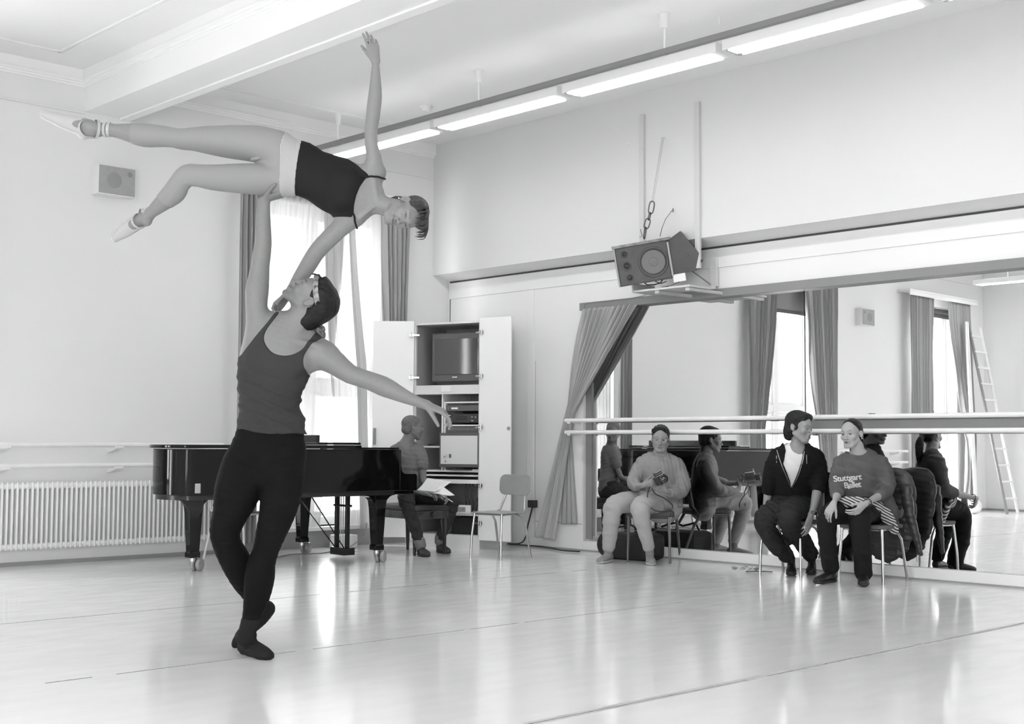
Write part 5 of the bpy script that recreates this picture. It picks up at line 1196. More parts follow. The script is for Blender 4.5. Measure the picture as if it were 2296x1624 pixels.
# ---------------- ballerina held overhead ----------------
DB = 6.70
BL = Person('person', 'ballerina in dark camisole leotard held overhead sideways, one arm raised, in pointe shoes', 'person', onz(600, 1478), 0.005)
BL.root.location = (BL.base[0], BL.base[1], 2.2); BL.base = np.array([BL.base[0], BL.base[1], 2.2]); v = BL.v
b_t = [(632, 372, DB, 58, .62), (650, 376, DB, 61, .60), (672, 378, DB, 60, .58), (700, 391, DB, 55, .58), (722, 400, DB, 57, .60), (750, 414, DB, 62, .64), (775, 424, DB, 63, .64), (800, 434, DB, 60, .58), (820, 440, DB, 50, .52), (836, 445, DB, 34, .62)]
b_up = [(822, 398, DB, 24), (836, 378, DB - .01, 22), (838, 352, DB - .02, 17), (833, 328, DB - .03, 14.5), (832, 290, DB - .03, 14.5), (836, 262, DB - .03, 15.5), (838, 243, DB - .03, 16), (841, 215, DB - .03, 15.5), (842, 180, DB - .03, 12), (842, 150, DB - .03, 9, .8), (842, 134, DB - .03, 8.5, .8)]
b_dn = [(800, 470, DB, 24), (783, 490, DB + .01, 25), (757, 516, DB + .03, 21), (728, 545, DB + .05, 20), (708, 568, DB + .07, 19), (690, 597, DB + .09, 18.5), (672, 624, DB + .10, 16), (655, 648, DB + .08, 12, .8), (645, 662, DB + .05, 11, .8)]
b_L1 = [(620, 335, DB, 42), (600, 330, DB, 42), (575, 323, DB, 40), (530, 319, DB, 37), (500, 317, DB, 34), (467, 314, DB, 30), (435, 312, DB, 25), (410, 312, DB, 22.5), (390, 309, DB, 21), (365, 306, DB, 22.5), (326, 303.5, DB, 25), (295, 298.5, DB, 21.5), (265, 294, DB, 16), (242, 291, DB, 13.5)]
b_L2 = [(625, 402, DB - .02, 34), (595, 402, DB - .03, 34), (560, 401, DB - .06, 33), (530, 400, DB - .08, 31.5), (478, 398, DB - .12, 27.5), (445, 394, DB - .14, 24), (420, 394, DB - .14, 23.5), (403, 411, DB - .12, 22), (392, 430, DB - .09, 24), (376, 445, DB - .05, 21), (355, 463, DB, 16.5), (338, 478, DB + .03, 12.5), (328, 487, DB + .05, 11.5)]
foot1 = [(246, 291, DB, 13), (222, 290, DB, 16), (200, 288, DB, 19.5), (172, 281, DB, 18, .8), (145, 273, DB, 15, .75), (120, 264, DB, 11.5, .8), (103, 258.5, DB, 9, .9), (99, 257.5, DB, 8, 1)]
foot2 = [(334, 482, DB + .04, 11.5), (322, 490, DB + .06, 14), (305, 500, DB + .09, 15.5), (286, 513, DB + .12, 15, .8), (272, 523, DB + .14, 12.5, .8), (262, 531, DB + .15, 9, .9), (259, 534, DB + .155, 8, 1)]
body = S(); tor = chain(BL, b_t, n=3, U=(0, 0, 1)); body.inc(tor)
Uv = (0, 0, 1)
L1, L2 = chain(BL, b_L1, n=3, U=Uv), chain(BL, b_L2, n=3, U=Uv); F1, F2 = chain(BL, foot1, n=2, U=Uv), chain(BL, foot2, n=2, U=(-.5, 0, .8))
body.inc(L1, .03, loc=(v(615, 350, DB), .16)); body.inc(L2, .03, loc=(v(615, 395, DB), .16)); body.inc(F1, .015); ballop(body, v(188, 303, DB), .020, .02); body.inc(F2, .015); ballop(body, v(330, 497, DB + .05), .022, .02)
ballop(body, v(776, 404, DB - .075), (.050, .034, .045), .05); ballop(body, v(766, 446, DB - .075), (.050, .034, .045), .05)
body.inc(chain(BL, [(828, 445, DB, 34, .7), (848, 456, DB - .01, 24, .9), (868, 464, DB - .02, 21.5), (885, 468, DB - .03, 22)], n=2, U=Uv), .03)
coneop(body, v(838, 430, DB - .01), v(838, 392, DB), .032, .040, .03); coneop(body, v(826, 465, DB), v(800, 488, DB), .030, .038, .03)
coneop(body, v(846, 448, DB - .055), v(838, 398, DB - .045), .008, .009, .012); coneop(body, v(840, 462, DB - .055), v(808, 488, DB - .045), .008, .009, .012)
coneop(body, v(846, 452, DB - .05), v(888, 455, DB - .05), .007, .009, .010)
body.inc(chain(BL, b_up, n=2), .04, loc=(v(832, 395, DB), .18)); body.inc(chain(BL, b_dn, n=2), .04, loc=(v(795, 480, DB), .18))
ballop(body, v(846, 388, DB), .042, .03)
coreB = core_of(body)
hand(body, v(842, 134, DB - .03), (-.22, -.05, 1), (-.9, -.25, -.2), (-.5, .8, -.1), .90, curl=((6, 14, 8), (12, 18, 10), (18, 24, 12), (24, 28, 14)), thumb=(28, 20), spread=4, thin=.9)
hand(body, v(644, 664, DB + .05), (-.62, -.30, -.78), (-.3, -.6, .5), (.3, -.3, -1), .92, curl=((30, 35, 20),) * 4, thumb=(30, 30), spread=2, thin=.95)
HB = Head(v(908, 478, DB - .04), (.02, -.80, -.60), (.985, -.10, -.15), .93, jaw=.93, nose=.9, cheek=1.05); HB.put(body, .02)
_t = HB.tint(.23, brow=.62, lip=.6, lash=.12, smile=.6)
smesh('body', body, .0045, skin(.23), BL.root, colfn=_t)
# tights with cut hems
tg = S(); tg.inc(chain(BL, b_t[:3], n=2, U=Uv), off=.003); tg.inc(L1, .03, off=.003, loc=(v(615, 350, DB), .16)); tg.inc(L2, .03, off=.003, loc=(v(615, 395, DB), .16))
polyclip(tg, [v(a, b, DB) for a, b in [(680, 250), (680, 480), (440, 480), (376, 466), (349, 436), (380, 370), (400, 345), (294, 345), (297, 262)]])
M_pt = mat('pale_tights', .265, .6, .25, bump=(300, .1, .001)); smesh('tights', tg, .0045, M_pt, BL.root)
sh_ = S(); sh_.inc(chain(BL, [(618, 368, DB, 62, .60)] + b_t[:3], n=3, U=Uv), off=.007); sh_.inc(chain(BL, b_L1[:2], n=1, U=Uv), .03, off=.006); sh_.inc(chain(BL, b_L2[:2], n=1, U=Uv), .03, off=.006)
sh_.disp(folds((1, 0, .05), 260, .0016, 21)); polyclip(sh_, [v(a, b, DB) for a, b in [(644, 290), (634, 340), (634, 400), (630, 455), (662, 455), (682, 300)]]); smesh('rolled_waistband', sh_, .0045, mat('waistband_knit', .38, .8), BL.root)
kt = S(); coneop(kt, v(566, 358, DB - .05), v(580, 354, DB - .06), .010, .012, 0); coneop(kt, v(580, 354, DB - .06), v(618, 360, DB - .088), .005, .002, .006); smesh('tights_seam', kt, .003, M_pt, BL.root)
# leotard
le = S(); le.inc(coreB, off=.005)
ol = [(672, 300), (655, 455), (700, 468), (736, 481), (750, 484), (788, 487), (793, 478), (795, 462), (800, 440), (808, 420), (818, 404), (827, 394), (822, 388), (812, 380), (800, 368), (770, 345), (700, 320)]
polyclip(le, [v(a, b, DB - .06) for a, b in ol[:6] + sm(ol[6:12], 1)[:6] + ol[12:]]); M_leo = mat('dark_leotard', .013, .7, .15, bump=(300, .1, .001)); smesh('leotard', le, .0045, M_leo, BL.root)
def snap(shape_mesh, pts, away, off):
    bm = bmesh.new(); bm.from_mesh(shape_mesh.data); bv = BVHTree.FromBMesh(bm); bm.free(); out = []
    for p in pts:
        h = bv.find_nearest(Vector(p)); q = np.array(h[0]); n_ = nv(np.array(p) - q) if np.linalg.norm(np.array(p) - q) > 1e-5 else np.array(h[1]); n_ = np.array(h[1]); out.append(q + n_ * off)
    return out
bb_ = [o for o in BL.root.children if o.name.startswith('body')][0]
for a, b in (((820, 393), (852, 397)), ((790, 480), (798, 505))):
    pts = [v(a[0] + (b[0] - a[0]) * t, a[1] + (b[1] - a[1]) * t, DB - .12 + .10 * t * t) for t in np.linspace(-.1, 1.1, 10)]
    pts = snap(bb_, pts, None, .004) ; part('strap', MB().tube(pts, .005, 8), M_leo, BL.root)
# pointe shoes with ribbons
M_satin = mat('pointe_satin', .42, .35, .5); 
for F_, st, box_, U_, off_ in ((F1, foot1, [(97, 257.5), (104, 259)], Uv, 0), (F2, foot2, [(257, 535), (264, 530)], (-.5, 0, .8), 0)):
    ps = S(); ps.inc(F_, off=.004)
    dd = st[-1][2]; ballop(ps, v(*( (188, 303) if st is foot1 else (330, 497)), st[1][2]), .023, .02)
    # opening over the instep
    if st is foot1: ballop(ps, v(172, 273, DB - .075), (.055, .060, .028), .004, 's'); coneop(ps, v(200, 284, DB - .02), v(258, 288, DB - .02), .050, .060, .004, 's')
    else: ballop(ps, v(294, 504, DB + .03), (.040, .060, .030), .004, 's', M=[[.8, 0, .6], [0, 1, 0], [-.6, 0, .8]]); coneop(ps, v(312, 492, DB + .04), v(350, 470, DB), .045, .06, .004, 's')
    smesh('pointe_shoe', ps, .004, M_satin, BL.root)
    rb_ = MB()
    for (a, b, hw) in (((200, 289), (216, 290), 19), ((216, 290), (203, 286), 20), ((238, 291), (240, 291), 14.5), ((244, 291), (243, 291), 14)) if st is foot1 else (((312, 496), (322, 490), 16), ((320, 488), (312, 498), 16), ((336, 479), (337, 480), 12.5)):
        c0 = v(a[0], a[1], st[1][2]); ax = nv(v(st[0][0], st[0][1], st[0][2]) - v(st[2][0], st[2][1], st[2][2])); tilt = v(b[0], b[1], st[1][2]) - c0
        p_ = nv(np.cross(ax, (0, 1, 0))); pts = [c0 + (p_ * math.cos(q) + np.array([0, 1, 0]) * math.sin(q)) * (hw * 6.7 / FPX + .004) + tilt * math.sin(q) for q in np.linspace(0, 2 * pi, 24)]
        rb_.v += []; r2 = ribbon(pts, c0, .014, .0025); rb_.add(r2.v, r2.f)
    part('ribbons', rb_, M_satin, BL.root, smooth=False)
# hair
hl = S()
for c, r_, k in (((0, -.030, .050), (.083, .101, .084), 0), ((0, .050, .085), (.058, .040, .035), .03), ((0, -.088, -.045), (.055, .040, .060), .03), ((.05, .02, .07), (.035, .06, .04), .02)): ballop(hl, c, r_, k)
hl.op(lambda P, *_: folds((1, .3, .5), 200, .0030, 18)(P), [-99] * 3, [99] * 3, 0, 'd'); hl.op(facecut, [0] * 3, [0] * 3, .004, 'c')
hr = S(); f_, lo_, hi_ = HB.wrap(hl); hr.op(f_, lo_, hi_); M_hair2 = hairmat(.05, (8, 40, 40)); smesh('hair', hr, .004, M_hair2, BL.root)
fs_ = MB(); r = random.Random(5)
for k in range(70):
    a = r.uniform(-1, 1); e_ = r.uniform(0, 1) ** 1.5; q_ = r.uniform(-.012, .012); l_ = r.uniform(.35, 1)
    p = [(.05 * a, .015, .124), (.062 * a + q_, .050, .127 + .003 * e_), (.070 * a + q_ * 2, .080 + .012 * e_, .118 + .004 * e_), (.074 * a + q_ * 2.5, .100 + .020 * e_, .102 + .008 * e_), (.070 * a + q_ * 3, .104 + .026 * e_ * l_, .102 - .045 * l_)]
    fs_.tube(spline([HB.pt(*q) for q in p], 3), [.0042] * 4 + [.0034] * 4 + [.0024] * 3 + [.0012, .0004], 5)
part('loose_strands', fs_, M_hair2, BL.root); fs_ = MB()
for k in range(24):
    a = r.uniform(-1, 1); fs_.tube([HB.pt(.05 * a, -.100, -.01), HB.pt(.05 * a, -.106, -.05 + r.uniform(-.015, .015)), HB.pt(.045 * a, -.088 + r.uniform(-.008, .008), -.088 + r.uniform(-.02, .01))], [.0024, .0016, .0005], 5)
part('nape_strands', fs_, M_hair2, BL.root)
part('earring', MB().ball(HB.pt(-.083, -.012, -.036), .004, 10, 8), mat('pearl', .8, .2), BL.root); part('earring', MB().ball(HB.pt(.083, -.012, -.036), .004, 10, 8), mat('pearl', .8, .2), BL.root)

# ================= SEATED PEOPLE =================
def limb_(P, st, **k): return chain(P, st, **k)
def build_person(P, H, torso, arms, legs, skin_v, tint, hands, neck, h=.006, extra=None, u=(1, 0, 0)):
    """one continuous body: torso, neck, head, arms, legs, hands, feet (thinner under the clothes)"""
    b = S(); b.inc(chain(P, torso, n=2, scale=.86, U=u)); b.inc(chain(P, neck, n=2), .03)
    for a in arms:
        b.inc(chain(P, a, n=2, scale=.78), .03, loc=(P.v(*a[0][:3]), .14))
    for l in legs: b.inc(chain(P, l, n=2, scale=.74), .03, loc=(P.v(*l[0][:3]), .14))
    H.put(b, .02)
    for hd in hands: hand(b, *hd[:4], **hd[4])
    if extra: extra(b)
    return smesh('body', b, h * .85, skin(skin_v), P.root, colfn=tint)
def cloth(P, name, m, parts, h=.006, disp=(), clips=(), polys=(), off=0.0, k=.025, subs=()):
    g = S()
    for i, c in enumerate(parts):
        if isinstance(c, tuple): g.inc(c[0], c[1], loc=c[2] if len(c) > 2 else None, off=off)
        else: g.inc(c, k if i else 0, off=off)
    for d in disp: g.disp(d)
    for s_ in subs: g.inc(s_) if False else g.op(s_[0], s_[1], s_[2], .004, 's')
    for c in clips: g.clip(*c)
    for p in polys: polyclip(g, *p) if isinstance(p, tuple) else polyclip(g, p)
    return smesh(name, g, h, m, P.root)
def glasses(P, H, m, r=.021):
    mb = MB()
    for s_ in (-1, 1):
        c = np.array([s_ * .031, .100, .000]); mb.tube([H.pt(c[0] + r * math.cos(a), c[1] - .006 * abs(math.cos(a)) * (1 if math.cos(a) * s_ > 0 else 0), c[2] + r * .72 * math.sin(a)) for a in np.linspace(0, 2 * pi, 20, endpoint=False)], .0011, 6, closed=True)
        mb.tube([H.pt(s_ * .052, .094, .003), H.pt(s_ * .074, .06, .006), H.pt(s_ * .080, -.01, .006)], .0011, 6)
    mb.tube([H.pt(-.010, .103, .003), H.pt(0, .106, .006), H.pt(.010, .103, .003)], .0011, 6)
    part('glasses', mb, m, P.root)
def shoes(P, name, m, msole, heel, toe, ankle, w=1.0, hgt=1.0, sole=.012, L=.275):
    heel = np.array(heel, float); toe = np.array(toe, float); dd = toe - heel; toe = heel + dd / np.linalg.norm(dd) * L; aw = RH.T @ np.array(ankle) + P.base
    sh = aw - heel; sh[2] = 0; back = dd / np.linalg.norm(dd) * .07; mv = sh - back; heel = heel + mv; toe = toe + mv
    a, b, _ = shoe_shape(P.w(heel), P.w(toe), w=w, hgt=hgt, collar=ankle, sole=sole)
    o = smesh(name, a, .005, m, P.root); smesh('sole', b, .005, msole, o); return o
def hair_cap(P, H, ells, m, cut=True, amp=.0025, subs=(), h=.0045, fc=None):
    hl = S()
    for c, r_, k in ells: ballop(hl, c, r_, k)
    hl.op(lambda Q, *_: folds((1, .3, .2), 220, amp, 8)(Q), [-99] * 3, [99] * 3, 0, 'd')
    for c, r_ in subs: ballop(hl, c, r_, .006, 's')
    if cut: hl.op(fc or facecut, [0] * 3, [0] * 3, .004, 'c')
    hr = S(); f_, lo_, hi_ = H.wrap(hl); hr.op(f_, lo_, hi_); return smesh('hair', hr, h, m, P.root)
def fc2(line=.060, slope=.6, earr=.026):
    def f(P, *_):
        x, y, z = P[..., 0], P[..., 1], P[..., 2]
        front = y - (line - slope * np.clip(.075 - z, 0, 1)); ear = earr - np.sqrt((y + .018) ** 2 + (z + .004) ** 2 * .7); ear = np.where(np.abs(x) > .05, ear, -1)
        low = np.where(y > -.03, -.035 - z, -1)
        return np.maximum(np.maximum(front, ear), low)
    return f

# ---- pianist ----
PI = Person('person', 'grey haired pianist in grey t-shirt and jeans sitting on the bench with sheet music', 'person', onz(962, 1240), .006); v = PI.v
dq = 13.18
p_t = [(928, 1112, dq, 33, .8), (928, 1092, dq, 34, .75), (925, 1070, dq, 30, .78), (921, 1045, dq, 33, .72), (916, 1022, dq, 38, .62), (911, 1008, dq, 34, .55), (907, 998, dq, 18, .8)]
p_aL = [(937, 1010, dq, 13), (943, 1022, dq - .03, 12.5), (947, 1045, dq - .06, 10.5), (949, 1066, dq - .1, 9.5), (950, 1078, dq - .13, 9), (962, 1092, dq - .24, 8.5), (976, 1105, dq - .33, 6.5), (982, 1110, dq - .36, 6)]
p_aR = [(888, 1012, dq, 13), (884, 1030, dq - .03, 12), (884, 1055, dq - .05, 10), (888, 1078, dq - .08, 9), (905, 1092, dq - .2, 8.5), (925, 1100, dq - .3, 8), (942, 1104, dq - .36, 6.5), (950, 1106, dq - .38, 6)]
p_lR = [(918, 1112, dq - .02, 20), (912, 1112, dq - .25, 19.5), (911, 1118, dq - .42, 18.5), (915, 1135, dq - .44, 16.5), (924, 1165, dq - .44, 14.5), (934, 1195, dq - .45, 12.5), (941, 1218, dq - .45, 10.5)]
p_lL = [(940, 1114, dq - .02, 20), (965, 1113, dq - .08, 19), (998, 1116, dq - .15, 17.5), (1011, 1124, dq - .16, 16.5), (1010, 1145, dq - .13, 14.5), (1000, 1175, dq - .09, 12.5), (990, 1200, dq - .07, 10.5), (986, 1212, dq - .06, 9.5)]
HP = Head(v(925, 961, dq), (.90, .42, -.10), (.02, 0, 1), 1.0, jaw=1.02, nose=1.15)
body_p = build_person(PI, HP, p_t, (p_aL, p_aR), (p_lR[:-1], p_lL[:-1]), .19, HP.tint(.19, brow=.5, stub=.9),
    [(v(982, 1110, dq - .36), (.8, -.3, -.35), (0, -.6, .8), (-.3, .6, -.8), dict(size=1.0, curl=((35, 45, 25),) * 4, thumb=(25, 45))),
     (v(950, 1106, dq - .38), (.95, -.1, -.15), (0, -.7, .6), (-.2, .5, -.8), dict(size=1.0, curl=((25, 35, 20),) * 4, thumb=(25, 35)))],
    [(908, 1003, dq, 15), (913, 990, dq, 13.5), (919, 976, dq, 13)], u=(.92, .38, 0),
    extra=lambda b: (b.inc(chain(PI, [(941, 1218, dq - .45, 8), (944, 1230, dq - .45, 8)], n=1), .01), b.inc(chain(PI, [(986, 1212, dq - .06, 8), (988, 1224, dq - .06, 8)], n=1), .01)))
HP.eyes(PI); glasses(PI, HP, M_steel)
M_gt = mat('grey_tshirt', .16, .85, .2, bump=(200, .2, .001)); M_jean = mat('dark_jeans', .030, .85, .2, nz=(30, .2), bump=(300, .3, .001))
cloth(PI, 't_shirt', M_gt, [chain(PI, p_t, n=3, U=(.92, .38, 0)), (chain(PI, [(937, 1010, dq, 15), (943, 1022, dq - .03, 14.5), (947, 1043, dq - .06, 14)], n=2), .02), (chain(PI, [(888, 1012, dq, 15), (884, 1030, dq - .03, 14.5), (883, 1046, dq - .05, 14)], n=2), .02)],
      off=.004, disp=(folds((.2, .2, 1), 60, .004, 31), folds((.7, 0, .5), 90, .002, 32)), polys=([v(a, b, dq) for a, b in sm([(860, 1110), (910, 1114), (960, 1112), (964, 1070), (962, 1030), (950, 1000), (930, 996), (922, 1004), (914, 1007), (904, 1000), (894, 990), (872, 998), (860, 1040)], 3)],), subs=(ell(v(914, 996, dq - .03), (.068, .08, .045)),))
cloth(PI, 'jeans', M_jean, [chain(PI, [(931, 1100, dq, 33, .75), (930, 1114, dq, 36, .75)], n=1), chain(PI, p_lR, n=2), chain(PI, p_lL, n=2)], off=.003, k=.03, disp=(folds((.3, .2, 1), 75, .0045, 33),))
for st, rr in (([(940, 1214, dq - .45, 12.5), (943, 1223, dq - .45, 12)], 0), ([(987, 1206, dq - .06, 11.5), (986, 1214, dq - .06, 11)], 0)):
    cloth(PI, 'turned_cuff', mat('pale_denim', .16, .85), [chain(PI, st, n=1)], h=.005, off=.003)
M_shoe1 = mat('dark_suede', .035, .7); M_sole1 = mat('dark_rubber', .02, .6); M_solew = mat('white_rubber', .42, .5)
shoes(PI, 'shoe', M_shoe1, M_sole1, onz(938, 1238), onz(982, 1248), v(944, 1226, dq - .45))
shoes(PI, 'shoe', M_shoe1, M_sole1, onz(975, 1231), onz(1020, 1239), v(988, 1222, dq - .06))
hair_cap(PI, HP, (((0, -.022, .047), (.079, .101, .086), 0), ((0, -.060, -.02), (.068, .055, .05), .02)), mat('cropped_grey_hair', .15, .8, .1, nz=(90, .35), bump=(300, .5, .001)), amp=.0003, fc=fc2(.058, .75))
def sheet(name, lab, pts, d, curl=.01, m=M_paper, lines=True):
    A = [atd(*p) for p in pts]
    t = thing(name, lab, 'sheet music', tuple(A[0]), 0, None)
    nrm = nv(np.cross(A[1] - A[0], A[3] - A[0])); 
    fn = lambda u_, w_: (A[0] * (1 - u_) * (1 - w_) + A[1] * u_ * (1 - w_) + A[2] * u_ * w_ + A[3] * (1 - u_) * w_) + nrm * curl * math.sin(pi * u_)
    part('page', MB().grid(fn, 12, 8), m, t, world=True, solid=.001)
    if lines:
        mb = MB()
        for s_ in range(8):
            for l_ in range(3):
                w_ = .10 + s_ * .105 + l_ * .014; pts_ = [fn(u_, w_) + (nrm if nrm[2] > 0 else -nrm) * .0016 for u_ in np.linspace(.08, .92, 10)]; mb.tube(pts_, .00035, 4)
        part('staves', mb, mat('stave_ink', .35, .8), t, world=True)
    return t
sheet('sheet_music', 'printed music page lying open on the pianist\'s lap, the upper one', [(935, 1099, dq - .36), (958, 1072, dq - .22), (1013, 1080, dq - .20), (975, 1103, dq - .42)], 0)
sheet('sheet_music', 'folded lower music page hanging over the pianist\'s knee', [(958, 1104, dq - .40), (990, 1089, dq - .30), (1020, 1111, dq - .36), (985, 1108, dq - .46)], 0, lines=False)
tag(part('pencil', MB().cyl(atd(984, 1106, dq - .42), atd(1015, 1126, dq - .40), .004, n=8), M_paper), 'pale pencil held by the pianist over his knee', 'pencil')

# ---- woman with the camera ----
WC = Person('person', 'short haired woman in light blouse and glasses, seated and holding a camera in both hands', 'person', onz(1430, 1262), .006); v = WC.v
dw = 12.32
w_t = [(1488, 1140, dw, 42, .75), (1484, 1118, dw, 43, .72), (1479, 1095, dw, 43, .70), (1477, 1070, dw, 44, .66), (1477, 1050, dw, 46, .60), (1479, 1036, dw, 42, .52), (1480, 1026, dw, 22, .75)]
w_aR = [(1440, 1042, dw, 16), (1432, 1056, dw - .03, 16), (1424, 1072, dw - .08, 15), (1420, 1084, dw - .14, 13.5), (1428, 1090, dw - .22, 11), (1438, 1089, dw - .32, 7.5), (1442, 1088, dw - .36, 6.5)]
w_aL = [(1514, 1042, dw, 17), (1522, 1058, dw, 17), (1530, 1080, dw - .04, 16.5), (1530, 1098, dw - .10, 15), (1518, 1106, dw - .18, 13), (1505, 1106, dw - .26, 9.5), (1496, 1103, dw - .32, 7), (1492, 1101, dw - .34, 6.5)]
w_lR = [(1468, 1128, dw, 26), (1435, 1126, dw - .08, 25), (1400, 1127, dw - .20, 23), (1377, 1135, dw - .28, 21.5), (1372, 1155, dw - .28, 20), (1369, 1185, dw - .25, 17.5), (1366, 1215, dw - .22, 15), (1365, 1226, dw - .21, 14)]
w_lL = [(1494, 1130, dw - .02, 26), (1475, 1128, dw - .15, 25), (1450, 1130, dw - .32, 23), (1436, 1139, dw - .42, 22), (1438, 1158, dw - .42, 19.5), (1444, 1185, dw - .40, 16.5), (1451, 1212, dw - .36, 14), (1454, 1226, dw - .34, 13)]
HW = Head(v(1481, 986, dw - .04), (-.16, -.97, -.10), (.02, 0, 1), 1.03, jaw=1.05, nose=1.05, cheek=1.1)
build_person(WC, HW, w_t, (w_aR, w_aL), (w_lR, w_lL), .26, HW.tint(.27, brow=.6, lip=.8, lash=.4),
    [(v(1443, 1088, dw - .36), (.75, -.35, .25), (0.1, -.3, 1), (.5, .8, -.1), dict(size=.95, curl=((20, 35, 20), (28, 38, 20), (34, 40, 20), (38, 42, 22)), thumb=(30, 30))),
     (v(1492, 1101, dw - .34), (-.85, -.30, .28), (.15, -.2, 1), (-.3, .1, .9), dict(size=.95, curl=((22, 38, 22),) * 4, thumb=(60, 25)))],
    [(1480, 1036, dw, 17), (1480, 1018, dw, 15), (1481, 1004, dw, 14)],
    extra=lambda b: (b.inc(chain(WC, [(1365, 1226, dw - .21, 9), (1364, 1242, dw - .21, 9)], n=1), .01), b.inc(chain(WC, [(1454, 1226, dw - .34, 9), (1457, 1243, dw - .34, 9)], n=1), .01)))
HW.eyes(WC); glasses(WC, HW, M_steel)
M_bl = mat('light_blouse', .26, .8, .2, bump=(260, .15, .001)); M_ltr = mat('light_trousers', .38, .85, .15, bump=(260, .15, .001))
cloth(WC, 'blouse', M_bl, [chain(WC, w_t, n=3), (chain(WC, w_aR[:5], n=2), .03), (chain(WC, w_aL[:6], n=2), .03)], off=.006,
      disp=(folds((1, .2, .1), 85, .0042, 41), folds((.3, .1, 1), 60, .0035, 42)), subs=(ell(v(1480, 1012, dw - .03), (.062, .08, .065)),), clips=((v(1484, 1139, dw), (0, 0, -1)), ))
cloth(WC, 'trousers', M_ltr, [chain(WC, [(1486, 1125, dw, 42, .75), (1488, 1142, dw, 42, .75)], n=1), chain(WC, w_lR, n=3), chain(WC, w_lL, n=3)], off=.002, k=.03, disp=(folds((.2, .3, 1), 60, .004, 43),))
M_snk = mat('light_sneaker', .22, .7, nz=(60, .15))
shoes(WC, 'sneaker', M_snk, M_solew, onz(1378, 1257), onz(1331, 1265), v(1364, 1238, dw - .21), w=1.05)
shoes(WC, 'sneaker', M_snk, M_solew, onz(1456, 1252), onz(1473, 1273), v(1457, 1240, dw - .34), w=1.05)
for st in ([(1364, 1232, dw - .21, 10), (1364, 1243, dw - .21, 10)], [(1456, 1232, dw - .34, 10), (1457, 1243, dw - .34, 10)]): cloth(WC, 'sock', mat('grey_sock', .2, .9), [chain(WC, st, n=1)], h=.005)
hair_cap(WC, HW, (((0, -.025, .050), (.084, .104, .088), 0), ((0, -.065, -.015), (.072, .055, .06), .02), ((0, .045, .098), (.055, .035, .022), .02), ((.04, .05, .085), (.04, .03, .03), .02)), hairmat(.009), fc=fc2(.064, .50, .024))
cw_ = thing('camera', 'black medium format camera with flip-up hood held by the seated woman', 'camera', tuple(atd(1478, 1080, dw - .44)))
CMt = Matrix.Translation(Vector(atd(1482, 1075, dw - .47))) @ Matrix.Rotation(YAW, 4, 'Z') @ Matrix.Rotation(math.radians(-28), 4, 'Y') @ Matrix.Rotation(math.radians(18), 4, 'Z')
part('camera_body', MB().box((-.045, -.03, -.045), (.045, .06, .04)).xf(CMt), M_plast, cw_, world=True, bev=.006)
part('trim_frame', MB().box((.015, -.033, -.046), (.020, .062, .042)).box((-.046, -.033, .036), (.046, .062, .041)).xf(CMt), M_steel, cw_, world=True)
part('viewing_hood', MB().box((-.03, -.02, .04), (.035, .045, .075)).xf(CMt), M_plast, cw_, world=True, bev=.003)
part('hood_trim', MB().box((-.032, -.024, .072), (.037, -.019, .077)).box((-.032, -.024, .055), (.037, -.021, .058)).xf(CMt), M_steel, cw_, world=True)
part('lens', MB().lathe([(.034, -.03), (.034, -.055), (.038, -.06), (.038, -.085), (.032, -.088), (.030, -.075), (.012, -.072), (0.0, -.071)], 28, (-.004, 0, -.004), 'y').xf(CMt), M_plast, cw_, world=True)
part('lens_glass', MB().ball((-.004, -.070, -.004), (.022, .006, .022)).xf(CMt), mat('lens_coating', .05, .03, .9, coat=1.0), cw_, world=True)
sp_ = spline([atd(1457, 1092, dw - .45), atd(1452, 1112, dw - .42), atd(1458, 1135, dw - .43), atd(1472, 1146, dw - .42), atd(1500, 1146, dw - .36), atd(1508, 1134, dw - .35), atd(1490, 1118, dw - .40), atd(1470, 1108, dw - .45), atd(1462, 1096, dw - .46)], 8)
part('neck_strap', MB().tube(sp_, .006, 8), M_plast, cw_, world=True)

# ---- man in the hooded jacket ----
MH = Person('person', 'man in dark hooded jacket and white t-shirt, smiling sideways, ankles crossed on a chair', 'person', onz(1780, 1288), .006); v = MH.v
dm = 11.08
h_t = [(1776, 1150, dm + .05, 44, .75), (1776, 1128, dm + .04, 44, .72), (1778, 1100, dm, 42, .72), (1781, 1070, dm - .06, 44, .68), (1784, 1042, dm - .12, 50, .60), (1786, 1022, dm - .14, 49, .52), (1787, 1010, dm - .14, 28, .70)]
h_aR = [(1746, 1026, dm - .12, 20), (1737, 1042, dm - .10, 20), (1730, 1065, dm - .06, 18), (1725, 1088, dm - .02, 16), (1723, 1100, dm, 13.5), (1720, 1120, dm, 11), (1717, 1136, dm, 8.5), (1717, 1142, dm, 8)]
h_aL = [(1826, 1026, dm - .12, 20), (1833, 1042, dm - .12, 20), (1836, 1068, dm - .14, 17.5), (1834, 1094, dm - .18, 15), (1830, 1112, dm - .22, 13), (1825, 1135, dm - .26, 10.5), (1820, 1150, dm - .30, 8.5), (1818, 1156, dm - .31, 8)]
h_lR = [(1760, 1140, dm + .02, 27), (1742, 1146, dm - .12, 27), (1722, 1158, dm - .25, 25), (1714, 1172, dm - .30, 22), (1724, 1196, dm - .25, 20), (1744, 1224, dm - .15, 18), (1762, 1244, dm - .06, 17)]
h_lL = [(1795, 1140, dm + .02, 28), (1784, 1142, dm - .15, 28), (1771, 1154, dm - .33, 26), (1769, 1170, dm - .36, 23), (1782, 1194, dm - .22, 21), (1801, 1220, dm - .05, 19), (1816, 1242, dm + .08, 17)]
HH = Head(v(1793, 961, dm - .16), (.72, -.67, -.14), (.12, .05, 1), 1.06, jaw=1.03, nose=.95)
